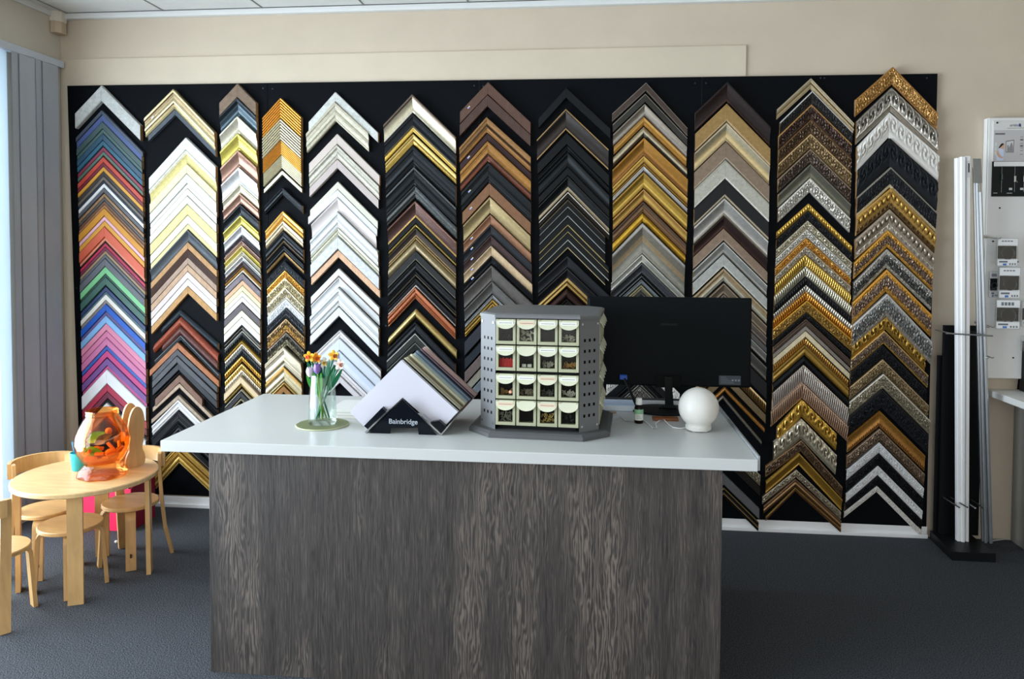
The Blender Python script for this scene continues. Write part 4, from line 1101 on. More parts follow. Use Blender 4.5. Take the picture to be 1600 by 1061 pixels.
# ------------------------------------------------------------------ monitor
def monitor():
    Y = -.95; P = lambda x, y: on_y(x, y, Y)
    a, b, c, d = P(917.5, 463.5), P(1176, 466), P(1168.5, 608), P(922, 600)
    zt = (a.z+b.z)/2; zb = (c.z+d.z)/2; x0, x1 = a.x, b.x
    t = thing('computer_monitor', 'black computer monitor on the counter seen from behind', 'monitor', ((x0+x1)/2, Y, CT))
    m = mat('0b1012', 'P', rough=.6, spec=.1); blk = mat('050607', 'P', rough=.5, spec=.1); st = mat('0f1315', 'P', rough=.55, spec=.15)
    s = MB(); n = Vector((0, 1, 0))
    s.box(x0, x1, Y+.012, Y+.034, zb, zt, .004)
    s.add([(x0+.004, Y+.013, zb+.004), (x1-.004, Y+.013, zb+.004), (x1-.004, Y+.013, zt-.004), (x0+.004, Y+.013, zt-.004), (x0+.012, Y-.004, zb+.010), (x1-.016, Y-.004, zb+.010), (x1-.012, Y-.004, zt-.012), (x0+.012, Y-.004, zt-.012)],
          [(4, 5, 6, 7), (0, 1, 5, 4), (1, 2, 6, 5), (2, 3, 7, 6), (3, 0, 4, 7)])
    s.build('rear_housing', m, t)
    MB().box(x0+.01, x1-.01, Y+.034, Y+.0348, zb+.015, zt-.01).build('screen', mat('15191d', 'P', rough=.15), t)
    mx = P(1044, 600).x
    MB().box(mx-.055, mx+.055, Y-.008, Y+.002, zb-.004, zb+.05, .002).build('stand_socket', blk, t)
    w = MB(); 
    p0 = Vector((mx-.002, Y-.016, zb+.045)); p1 = Vector((mx+.004, Y-.018, CT+.03)); 
    w.strip([p0, p0.lerp(p1, .55), p1, Vector((mx-.004, Y-.03, CT+.016))], (1, 0, 0), [.034, .032, .036, .075], .014)
    w.build('stand_neck', st, t)
    b_ = MB(); b_.lathe([(.001, 0), (.118, 0), (.122, .004), (.118, .010), (.07, .014), (.001, .016)], (0, 0, 0), 40, cap=False)
    b_.v = [(mx-.02+x*1.15, Y-.005+y*.85, CT+.0006+z) for x, y, z in b_.v]
    b_.build('stand_base', st, t, smooth=30)
    text('lettering', 'SAMSUNG', .0125, (P(1045, 507).x, Y-.0046, P(1045, 507).z), (rad(90), 0, 0), mat('262b2e', 'P', rough=.3), t, .0004, sx=1.25)
    c = P(1140, 594); q = MB(); q.box(c.x-.046, c.x+.046, Y-.0052, Y-.003, c.z-.020, c.z+.020)
    for k in range(4): q.box(c.x-.038, c.x-.038+.02+.012*k, Y-.0056, Y-.005, c.z+.012-.008*k, c.z+.0135-.008*k, 0, 1)
    for k in range(3): q.box(c.x+.008+k*.013, c.x+.016+k*.013, Y-.0056, Y-.005, c.z-.004, c.z+.004, 0, 1)
    q.build('rating_sticker', [mat('3a4148'), mat('7d858c')], t)
    c = P(974, 589); pl = MB(); pl.box(c.x-.016, c.x+.016, Y-.03, Y-.0036, c.z-.008, c.z+.012, .003)
    e = on_z(992, 640, CT+.05)
    cab = thing('video_cable', 'black video cable with blue plug hanging from the monitor', 'cable', c)
    pl.build('plug', mat('2f56b0'), cab, label='blue plug')
    f = on_y(992, 634, Y-.09); MB().tube([c+Vector((.004, -.028, -.004)), c+Vector((.02, -.05, -.035)), Vector(f)+Vector((0, 0, .015)), Vector((f.x+.015, Y-.10, CT+.02)), Vector((f.x+.05, Y-.08, CT+.006))], .006, 10).build('cord', mat('0d0e10'), cab, smooth=60)
monitor()

def small_counter_things():
    # ultrasonic diffuser ball
    c = on_z(1091, 672, CT); cx, cy = c.x, c.y; r = .0775
    t = thing('diffuser_lamp', 'white frosted globe lamp on the counter before the monitor', 'lamp', (cx, cy, CT))
    g = MB(); g.lathe([(.046, .018)]+[(r*sin(a), .090-r*cos(a)) for a in [rad(q) for q in range(40, 181, 7)]], (cx, cy, CT), 40, mod=lambda q, z: 1+.004*sin(9*q+z*90))
    g.build('globe', mat('e4e1d9', 'L', 1.0, rough=.35), t, smooth=60)
    g = MB(); g.lathe([(.001, .003), (.046, .003), (.049, .006), (.050, .02), (.046, .024), (.001, .024)], (cx, cy, CT), 40, cap=False); 
    g.build('base', mat('dedcd6', 'P', rough=.4), t, smooth=40)
    f = MB()
    for k in range(5): q = k*2*PI/5-.9; f.box(cx+.036*cos(q)-.007, cx+.036*cos(q)+.007, cy+.036*sin(q)-.005, cy+.036*sin(q)+.005, CT+.0003, CT+.004)
    f.build('foot', mat('d9d8d4'), t)
    # dropper bottle
    c = on_z(998, 661, CT); x, y = c.x, c.y
    t = thing('oil_bottle', 'small dark oil bottle with white cap and green label', 'bottle', (x, y, CT))
    MB().lathe([(.001, .0005), (.0165, .0005), (.018, .003), (.018, .062), (.0165, .068), (.010, .073), (.010, .078), (.001, .078)], (x, y, CT), 24, cap=False).build('glass_body', mat('14100e', 'P', rough=.12), t, smooth=40)
    MB().lathe([(.001, .076), (.0125, .076), (.0128, .079), (.0122, .100), (.011, .102), (.001, .102)], (x, y, CT), 24, cap=False, mod=lambda q, z: 1+.02*cos(24*q)).build('cap', mat('e9e9e4'), t, smooth=40)
    l = MB(); l.lathe([(.0183, .014), (.0185, .0142), (.0185, .040), (.0183, .040)], (x, y, CT), 24, cap=False); l.lathe([(.0184, .040), (.01855, .0402), (.01855, .058), (.0184, .058)], (x, y, CT), 24, 1, cap=False)
    for k, z in enumerate((.022, .028, .034)): l.box(x-.009, x+.009-.003*k, y-.0191, y-.0170, CT+z, CT+z+.0014, 0, 2)
    l.build('label', [mat('dfe3da'), mat('8fbf98'), mat('8d928b')], t, smooth=40)
    # cables and the brown block
    wm = mat('e9e8e6')
    a, b, d = on_z(970, 652, CT), on_z(978, 660, CT), on_z(992, 664, CT)
    e1, e2, e3 = on_z(1005, 660, CT), on_z(1012, 665, CT), on_z(1020, 671, CT)
    h = Vector((0, 0, .0035))
    cab = MB().tube([a+h, b+h, d+h+Vector((0, .05, 0)), e1+h+Vector((0, .05, 0))], .0026, 8)
    tag(cab.build('white_cable', wm, smooth=60, org=a), 'white cable end lying left of the small bottle', 'cable')
    pts = [(1004, 657), (1012, 663), (1021, 671), (1026, 669), (1024, 664), (1030, 660.5), (1038, 660), (1045, 665), (1052, 669.5), (1064, 671), (1078, 668)]
    cab = MB().tube([on_z(px, py, CT)+Vector((0, 0, .0034+(.006 if i in (5, 6) else 0))) for i, (px, py) in enumerate(pts)], .0026, 8)
    tag(cab.build('power_cord', wm, smooth=60, org=e1), 'white power cord looping from the bottle to the globe lamp', 'cord')
    c = on_z(1040, 660, CT); m = MB().box(c.x-.05, c.x+.055, c.y+.02, c.y+.062, CT+.0004, CT+.012, .002)
    tag(m.build('wooden_block', mat('86502e', 'W'), org=(c.x, c.y, CT)), 'flat brown wooden block under the monitor foot edge', 'wood block')
small_counter_things()
# ------------------------------------------------------------------ children's table and chairs
BIRCH = mat('d4a96f', 'K', 1.0, rough=.38); EDGE = mat('c2955e', 'K', 1.0, rough=.45); INK = mat('3a2c20')
def pol(c, a, r, z=0): return Vector((c[0]+r*cos(rad(a)), c[1]+r*sin(rad(a)), z))
def tdir(a): return Vector((-sin(rad(a)), cos(rad(a)), 0))
def disc(c, r, z0, z1, n=48):
    m = MB(); m.lathe([(r-.003, z0), (r, z0+.003), (r, z1-.004), (r-.004, z1), (.001, z1)], (c[0], c[1], 0), n, cap=True); return m
def l_leg(c, a, r, hs, w, parent, stamp=False):
    P = [pol(c, a, r*.45, hs-.028), pol(c, a, r*.70, hs-.028)]
    for k in range(1, 6):
        q = rad(90*k/5); P.append(pol(c, a, r*.70+.035*sin(q), hs-.028-.035*(1-cos(q))))
    P.append(pol(c, a, r*.70+.05, .0005))
    o = MB().strip(P, tdir(a), w, .017).build('leg', BIRCH, parent, smooth=35)
    if stamp:
        q = P[-2].lerp(P[-1], .70); d = pol((0, 0), a, 1); 
        m = MB(); m.obox(q+d*.0095, (tdir(a)*.004, d*.0006, Vector((0, 0, .010))), 0); m.obox(q+d*.0095+tdir(a)*.007, (tdir(a)*.0012, d*.0005, Vector((0, 0, .007))), 0)
        m.build('stamp', INK, o)
HS = .30
def stool(name, label, cat, c, r, lang, stamp=None, hoop=None, foot=None):
    t = thing(name, label, cat, (c[0], c[1], 0))
    disc(c, r, HS-.019, HS).build('seat', BIRCH, t, smooth=40)
    for a in lang: l_leg(c, a, r, HS, .046, t, a == stamp)
    if hoop:
        a0, a1 = hoop; rb = r+.012; zt = .535
        n = 14; P = [pol(c, a0+(a1-a0)*i/n, rb+.012, zt-.036) for i in range(n+1)]
        MB().strip(P, (0, 0, 1), .072, .016).build('backrest', BIRCH, t, smooth=35)
        for a, fa in zip(hoop, foot):
            MB().strip([pol(c, fa, r+.06, .0005), pol(c, fa*.6+a*.4, r+.026, HS*.5), pol(c, fa*.3+a*.7, r+.013, HS-.01), pol(c, a, r+.006, zt-.075), pol(c, a, r+.008, zt-.004)], tdir(a*.5+fa*.5), .040, .016).build('back_leg', BIRCH, t, smooth=35)
def kids_corner():
    c = (.755, -.985); r = .307; ZT = .5
    t = thing('childrens_table', 'low round birch plywood children table beside the window', 'table', (c[0], c[1], 0))
    disc(c, r, ZT-.022, ZT, 72).build('tabletop', mat('deba84', 'K', 1.0, rough=.35), t, smooth=40)
    for p in ((.869, -1.232), (1.0, -.885), (.655, -.728), (.522, -1.135)):
        d = Vector((p[0]-c[0], p[1]-c[1], 0)).normalized(); w = Vector((-d.y, d.x, 0))
        q = Vector((p[0], p[1], 0)); MB().strip([q+Vector((0, 0, .0005)), q-d*.004+Vector((0, 0, ZT-.0225))], w, .062, .02).build('leg', BIRCH, t)
    stool('childrens_chair', 'birch children chair right of the table with its back to the board', 'chair', (.825, -.757), .13, (302, 222), 302, (18, 145), (38, 134))
    stool('childrens_chair', 'birch children chair behind the table by the grey blinds', 'chair', (.49, -.905), .125, (290, 30), 290, (222, 78), (228, 92))
    stool('childrens_chair', 'birch children chair nearest the viewer, cut by the left edge', 'chair', (.612, -1.375), .13, (54, 125), None, (326, 200), (318, 222))
    stool('childrens_stool', 'backless birch children stool in front of the table', 'stool', (.735, -1.075), .135, (-57, 33, 123, 213), None)
kids_corner()

def table_things():
    ZT = .5; c = Vector((.845, -1.0, ZT+.0004)); 
    amber = clear('ffd49a', fr=.4, gl=.08, rough=.04)
    def foot(q, z): return 1+(.05*cos(8*q) if z < .05 else 0)*(1-z/.055 if z < .055 else 0)
    out = [(.001, 0), (.100, .0), (.106, .006), (.104, .018), (.097, .036), (.080, .052), (.076, .058), (.088, .075), (.108, .110), (.118, .150), (.114, .190), (.099, .228), (.080, .262), (.070, .276), (.068, .280), (.071, .284), (.071, .290), (.069, .294), (.071, .298), (.071, .304), (.068, .307)]
    inn = [(.064, .305), (.064, .278), (.076, .260), (.095, .226), (.110, .189), (.114, .150), (.104, .112), (.085, .078), (.070, .064), (.001, .062)]
    j = MB(); j.lathe(out+inn, c, 48, mod=foot, cap=False)
    tag(j.build('amber_jar', amber, smooth=50, org=c), 'big orange translucent footed jar on the children table', 'jar')
    def leaf(name, label, h, p, d, w, ln, hx):
        d = Vector(d).normalized(); s = d.cross(Vector((0, -1, .2))).normalized(); n = d.cross(s)
        m = MB(); vs = []; fs = []; N_ = 9
        for i in range(N_):
            f = i/(N_-1); ww = w*max(.06, sin(PI*f)**.8)
            for k in (-1, 0, 1): vs.append(Vector(p)+d*ln*(f-.5)+s*ww*k+n*(abs(k)*-.012*sin(PI*f)))
        for i in range(N_-1):
            for k in range(2): fs.append((i*3+k, i*3+k+1, i*3+k+4, i*3+k+3))
        kk = len(vs); vs += [v+n*.004 for v in vs]; fs += [tuple(q+kk for q in f_)[::-1] for f_ in fs]
        m.add(vs, fs); tag(m.build(name, mat(hx), smooth=60, org=p), label, 'toy')
    leaf('plastic_leaf', 'bright green plastic leaf high inside the orange jar', 0, c+Vector((-.01, -.03, .185)), (1, 0, .55), .024, .10, '46d212')
    leaf('plastic_leaf', 'dark grey green plastic leaf beside the bright one in the jar', 0, c+Vector((.035, -.045, .180)), (1, 0, .6), .02, .10, '4d5a48')
    leaf('plastic_leaf', 'lowest green plastic leaf inside the orange jar', 0, c+Vector((-.008, -.06, .128)), (1, 0, -.1), .022, .095, '5fdc18')
    m = MB(); m.obox(c+Vector((-.02, -.04, .092)), (Vector((.035, 0, .006)), Vector((0, .02, 0)), Vector((0, 0, .012))), .006)
    tag(m.build('red_toy', mat('c9201c'), smooth=40, org=c), 'red plastic toy piece at the bottom of the jar', 'toy')
    m = MB(); 
    for k in range(9):
        q = 2*PI*k/9; m.tube([c+Vector((.072*cos(q), .072*sin(q), .108+.012*sin(3*q))), c+Vector((.085*cos(q+.5), .085*sin(q+.5), .125+.014*sin(2*q)))], .008, 8)
    m.ball(c+Vector((.03, .02, .10)), .03, .025, .02, 12); m.ball(c+Vector((-.05, .03, .11)), .028, .02, .016, 12); m.ball(c+Vector((.012, .03, .20)), .016, n=10)
    o = m.build('orange_toys', mat('eeb030'), smooth=50, org=c); o['kind'] = 'stuff'; tag(o, 'jumble of orange plastic pieces inside the jar', 'toys')
    # teal cup with pens
    p = on_z(124, 741, ZT); p = Vector((.683, -.935, ZT+.0004)); teal = mat('3fb6bd', 'P', rough=.35)
    cup = MB(); cup.lathe([(.001, 0), (.030, 0), (.032, .003), (.040, .085), (.037, .085), (.030, .006), (.001, .005)], p, 28, cap=False)
    tag(cup.build('pencil_cup', teal, smooth=40, org=p), 'teal plastic cup of pens behind the orange jar', 'cup')
    for i, (dx, tx, h, hx, nm) in enumerate(((-.012, -.035, .135, '2f86b0', 'blue'), (.0, -.022, .145, 'e6e8ea', 'white'), (-.015, -.012, .125, '1f5f94', 'dark blue'))):
        a = p+Vector((dx*.5, .004*i, .008)); b = p+Vector((tx, .006*i, h)); m = MB()
        m.tube([a, a.lerp(b, .9), b], [.0036, .0036, .0018], 8); m.tube([b-(b-a)*.3+Vector((.004, 0, 0)), b-(b-a)*.02+Vector((.004, 0, 0))], .0011, 6, 1)
        tag(m.build('pen', [mat(hx), mat('c8ccd0', 'S')], smooth=40, org=a), '%s pen standing in the teal cup' % nm, 'pen')
    # plywood holder with two rounded upright sides
    h0 = Vector((.912, -.852, ZT+.0004)); t = thing('plywood_holder', 'tall plywood holder with two rounded upright sides behind the jar', 'holder', h0)
    prof = [(-.075, 0), (-.085, .03), (-.072, .065), (-.05, .085), (-.062, .13), (-.066, .2), (-.05, .26), (-.02, .292), (.02, .292), (.05, .262), (.064, .2), (.056, .13), (.04, .085), (.062, .06), (.07, .03), (.06, 0)]
    # outline smoothed
    def chaik(P, n=2):
        for _ in range(n):
            Q = []
            for i in range(len(P)):
                a, b = P[i], P[(i+1) % len(P)]
                Q += [(a[0]*.75+b[0]*.25, a[1]*.75+b[1]*.25), (a[0]*.25+b[0]*.75, a[1]*.25+b[1]*.75)]
            P = Q
        return P
    pr = chaik(prof); mz = min(z for _, z in pr); pr = [(x, z-mz) for x, z in pr]
    U = Vector((.45, .89, 0)).normalized(); Nn = Vector((U.y, -U.x, 0)); lean = Vector((.10, .02, 1))
    for k, (o, dz) in enumerate(((Vector(), 1.0), (Nn*-.045, 1.04))):
        pts = [h0+o+U*x*.66+Vector((lean.x*z*(.0+.25*(1-k)), 0, z*dz)) for x, z in pr]
        MB().prism(pts, Nn*.011).build('side_plate', BIRCH, t)
    for z, x in ((.05, -.02), (.05, .02)): MB().tube([h0+U*x+Vector((0, 0, z))+Nn*-.036, h0+U*x+Vector((0, 0, z))+Nn*.002], .006, 10).build('dowel', BIRCH, t)
    for i, (z, x, hx) in enumerate(((.235, .0, 'f2c51e'), (.215, -.02, 'f0b61a'), (.225, .02, 'e8e2c8'))):
        q = h0+U*x+Nn*-.022; m = MB(); m.tube([q+Vector((0, 0, .062)), q+Vector((.006, 0, z+.02))], .005, 10); 
        tag(m.build('crayon', mat(hx), org=q), ['yellow crayon standing in the middle of the plywood holder', 'amber crayon standing left in the plywood holder', 'cream crayon standing right in the plywood holder'][i], 'crayon')
table_things()

def red_box():
    a = on_z(205, 831, 0); x1 = a.x; y0 = a.y; x0 = x1-.30; y1 = y0+.235; zt = on_y(205, 768, y0).z+.012; w = .006
    z1 = zt; t = thing('toy_box', 'open bright pink and maroon toy box under the table', 'box', ((x0+x1)/2, (y0+y1)/2, 0))
    pk = mat('ee2352', 'P', 1.1, rough=.5); mr = mat('8a1030', 'P', 1.1, rough=.5)
    MB().box(x0, x1, y0, y0+w, .0005, z1, .001).build('front_panel', pk, t, label='bright pink front panel')
    z2 = z1+.045
    MB().prism([(x1, y0+w, .0005), (x1, y1, .0005), (x1, y1, z2), (x1, y0+.11, z2), (x1, y0+w, z1)], (-w, 0, 0)).build('side_panel', mr, t, label='maroon side panel')
    MB().prism([(x0, y0+w, .0005), (x0, y1, .0005), (x0, y1, z2), (x0, y0+.11, z2), (x0, y0+w, z1)], (w, 0, 0)).build('side_panel', mr, t)
    MB().box(x0+w, x1-w, y1-w, y1, .0005, z2, .001).build('back_panel', mr, t); MB().box(x0+w, x1-w, y0+w, y1-w, .0005, .006).build('bottom', mr, t)
    m = MB(); m.obox(((x0+x1)/2-.01, y0+.07, z1-.002), (Vector((.11, 0, .0)), Vector((0, .05, .045)), Vector((0, 0, .002)))); 
    nrm = Vector((0, -.045, .05)).normalized()
    for k in range(3):
        p = Vector(((x0+x1)/2-.05+.05*k, y0+.07-.03, z1-.03)); m.tube([p+nrm*.003, p+Vector((.02, .02, .018))+nrm*.003, p+Vector((.015, .04, .036))+nrm*.003, p+Vector((.04, .058, .052))+nrm*.003], .0016, 6, 1)
    tag(m.build('drawing_sheet', [mat('e9e4da'), mat('2a2a2c')], org=((x0+x1)/2, y0+.07, z1)), 'white sheet with dark scribbled lines in the toy box', 'paper')
    m = MB(); m.obox((x1-.05, y0+.12, z2-.03), (Vector((.035, 0, .012)), Vector((0, .012, 0)), Vector((-.004, 0, .012))), .005)
    tag(m.build('pink_toy', mat('f03a6a'), org=(x1-.05, y0+.12, z2-.03)), 'pink toy peeping from the maroon end of the box', 'toy')
    q = on_z(182, 849, 0); tag(MB().ball((q.x, q.y, .0085), .011, .008, .008, 10).build('bead', mat('d8d4cc'), smooth=60, org=(q.x, q.y, 0)), 'tiny pale bead on the carpet under the table', 'bead')
red_box()

# ------------------------------------------------------------------ blinds and sensor
def blinds():
    t = thing('vertical_blind', 'stacked grey vertical blinds beside the side window', 'blind', (-.04, -.22, 2.6))
    MB().box(LX+.001, LX+.045, -5.9, -.012, 2.615, 2.657, .003).build('head_rail', mat('b9c0c9', 'P', rough=.4), t)
    gm = mat('a9adb4', 'L', 1.0, rough=.8)
    n = 11
    for i in range(n):
        y = -.115-i*.030; x = -.028 
        P = [(x-.034, y-.005), (x-.012, y-.002+.006), (x+.012, y+.004), (x+.034, y+.012)] if i % 2 else [(x-.032, y-.012), (x, y-.003), (x+.036, y+.004)]
        # fabric vane, slightly curved, ends standing free of the carpet
        yv = [(px, y+(py-y)*1.0) for px, py in P]
        ang = rad(74+6*((i*5) % 3)); c_, s_ = cos(ang), sin(ang)
        P2 = [((px-x)*c_-(py-y)*s_+x+.0, (px-x)*s_+(py-y)*c_+y) for px, py in yv]
        z0 = .12
        m = MB(); k = len(P2); vs = [(px, py, z) for z in (z0, 2.612) for px, py in P2]
        fs = [(j, j+1, j+1+k, j+k) for j in range(k-1)]; o = len(vs); vs += [(a+.0012, b, c) for a, b, c in vs]; fs += [tuple(q+o for q in f)[::-1] for f in fs]
        m.add(vs, fs); m.build('vane', gm, t, smooth=50)
    MB().box(-.052, -.0508, -.528, -.442, .02, 2.612).build('vane', translucent('dbe4ea', .52), t, label='white sunlit vane turned flat at the window')
    p = on_y(81, 35, -.03)
    s = thing('motion_sensor', 'small beige motion sensor high in the ceiling corner', 'sensor', (LX+.03, -.03, p.z))
    zt, zb = on_y(81, 19, -.03).z, on_y(81, 53, -.03).z
    zm = zb+(zt-zb)*.52
    MB().prism([(LX+.001, -.075, zm), (LX+.001, -.001, zm), (LX+.058, -.001, zm), (LX+.058, -.045, zm), (LX+.035, -.075, zm)], (0, 0, zt-zm)).build('housing', mat('d9d3c4', 'P', 1.0), s)
    MB().prism([(LX+.003, -.070, zb), (LX+.003, -.003, zb), (LX+.055, -.003, zb), (LX+.055, -.043, zb), (LX+.033, -.070, zb)], (0, 0, zm-zb)).build('lens', mat('c4b096', 'P', 1.0), s)
blinds()

# ------------------------------------------------------------------ right-hand side
def stock_rack():
    t = thing('stock_rack', 'low black floor tray with two tall black back boards beside the display', 'rack', (5.03, -.15, 0))
    bk = mat('0b0d0f', 'P', rough=.5); hz = on_y(1553, 858, -.285).z
    f0, f1, bl = on_z(1488, 876.5, 0), on_z(1553, 877, 0), on_z(1452, 842, 0)
    MB().prism([(f0.x, -.30, .0005), (f1.x, -.30, .0005), (f1.x, -.012, .0005), (4.935, -.012, .0005)], (0, 0, .045)).build('tray', mat('141618', 'P', rough=.45), t)
    b1 = on_y(1472, 508, -.05); b2 = on_y(1536, 508, -.05); lo = on_y(1450, 555, -.03)
    MB().box(b1.x+.005, b2.x, -.06, -.045, .046, b1.z, .001).build('back_board', bk, t)
    MB().box(lo.x+.05, lo.x+.17, -.034, -.020, .046, lo.z, .001).build('back_board', bk, t, label='shorter black back board')
    st = mat('9a9c9e', 'S')
    for (px0, py0, px1, py1) in ((1478, 780, 1499, 793), (1491, 781, 1512, 793), (1513, 786, 1524, 794), (1524, 785, 1538, 795)):
        a = on_y(px0, py0, -.10); b = on_y(px1, py1, -.235); a.y = -.0605
        MB().tube([a, b], .0042, 8).build('pin', st, t, smooth=60)
    a = on_y(1478, 521, -.24); b = on_y(1551, 525, -.24)
    MB().tube([a, b], .0042, 8).build('cross_bar', st, t, smooth=60)
    for q in (.12, .9): c = a.lerp(b, q); MB().tube([(c.x, -.0605, c.z), c], .0036, 8).build('bar_arm', st, t, smooth=60)
    # white mouldings: three lengths leaning together
    wm = mat('e9ecee', 'P', 1.15, rough=.35)
    for i, (tx0, tx1, ty, bx0, bx1, by, y) in enumerate(((1493.5, 1500.5, 247, 1495, 1501.5, 849, -.150), (1500.5, 1509, 245, 1501.5, 1508, 850, -.160), (1509, 1517, 244, 1508, 1514, 851, -.150))):
        a0, a1 = on_y(tx0, ty, y), on_y(tx1, ty, y); b0, b1 = on_y(bx0, by, y), on_y(bx1, by, y); b0.z = b1.z = .0462
        m = MB(); rib = (a0+a1)/2+Vector((0, -.006, 0)); ribb = (b0+b1)/2+Vector((0, -.006, 0)); g = Vector((.0012, 0, 0))
        back = Vector((0, .022, 0)); ch = Vector((.004, 0, 0)); f = Vector((0, -.005, 0))
        top = [a0+g, a0+g+ch+f, a1-g-ch+f, a1-g, a1-g+back, a0+g+back]; bt = [b0+g, b0+g+ch+f, b1-g-ch+f, b1-g, b1-g+back, b0+g+back]
        m.add(top+bt, [(0, 1, 2, 3, 4, 5), (11, 10, 9, 8, 7, 6)]+[(k, (k+1) % 6, (k+1) % 6+6, k+6) for k in range(6)])
        L_ = ['left', 'middle', 'right'][i]
        th = thing('white_moulding', '%s one of three tall white mouldings leaning in the black rack' % L_, 'moulding', (b0+b1)/2, 'white mouldings in the rack')
        m.build('profile', wm, th)
        if i == 2:
            c0, c1 = a0.lerp(b0, .012), a1.lerp(b1, .012); d0, d1 = a0.lerp(b0, .055), a1.lerp(b1, .055); o = Vector((0, -.0058, 0))
            lb = MB(); lb.prism([c0+g*3+o, c1-g*3+o, d1-g*3+o, d0+g*3+o], (0, -.0006, 0))
            e0, e1 = c0.lerp(d0, .15), c0.lerp(d0, .7); lb.prism([e0.lerp(c1.lerp(d1, .15), .35)+o*1.12, e0.lerp(c1.lerp(d1, .15), .62)+o*1.12, e1.lerp(c1.lerp(d1, .7), .62)+o*1.12, e1.lerp(c1.lerp(d1, .7), .35)+o*1.12], (0, -.0004, 0), 1)
            lb.build('label', [mat('d9dadb'), mat('3a3c42')], th)
    sm = mat('c3c7ca', 'S', rough=.32)
    for i, (tx, bx, ty, y) in enumerate(((1522.5, 1536, 262, -.135), (1525.5, 1540, 258, -.158), (1529, 1544.5, 262, -.135), (1531.5, 1548, 300, -.160))):
        a = on_y(tx, ty, y); b = on_y(bx, 853, y); b.z = .0462; m = MB()
        m.tube([b, a], .0095 if i != 1 else .008, 6)
        th = thing('metal_rod', '%s of four tall grey metal rods leaning right of the white mouldings' % ['first', 'second', 'third', 'rightmost'][i], 'rod', b, 'grey metal rods in the rack')
        m.build('rod', sm, th)
        if i == 1:
            q = a+Vector((0, -.012, -.03)); MB().obox(q, (Vector((.02, 0, 0)), Vector((0, .002, 0)), Vector((-.004, 0, .062))), .001).build('tag_plate', mat('8b8d8c', 'S', rough=.4), th)
stock_rack()

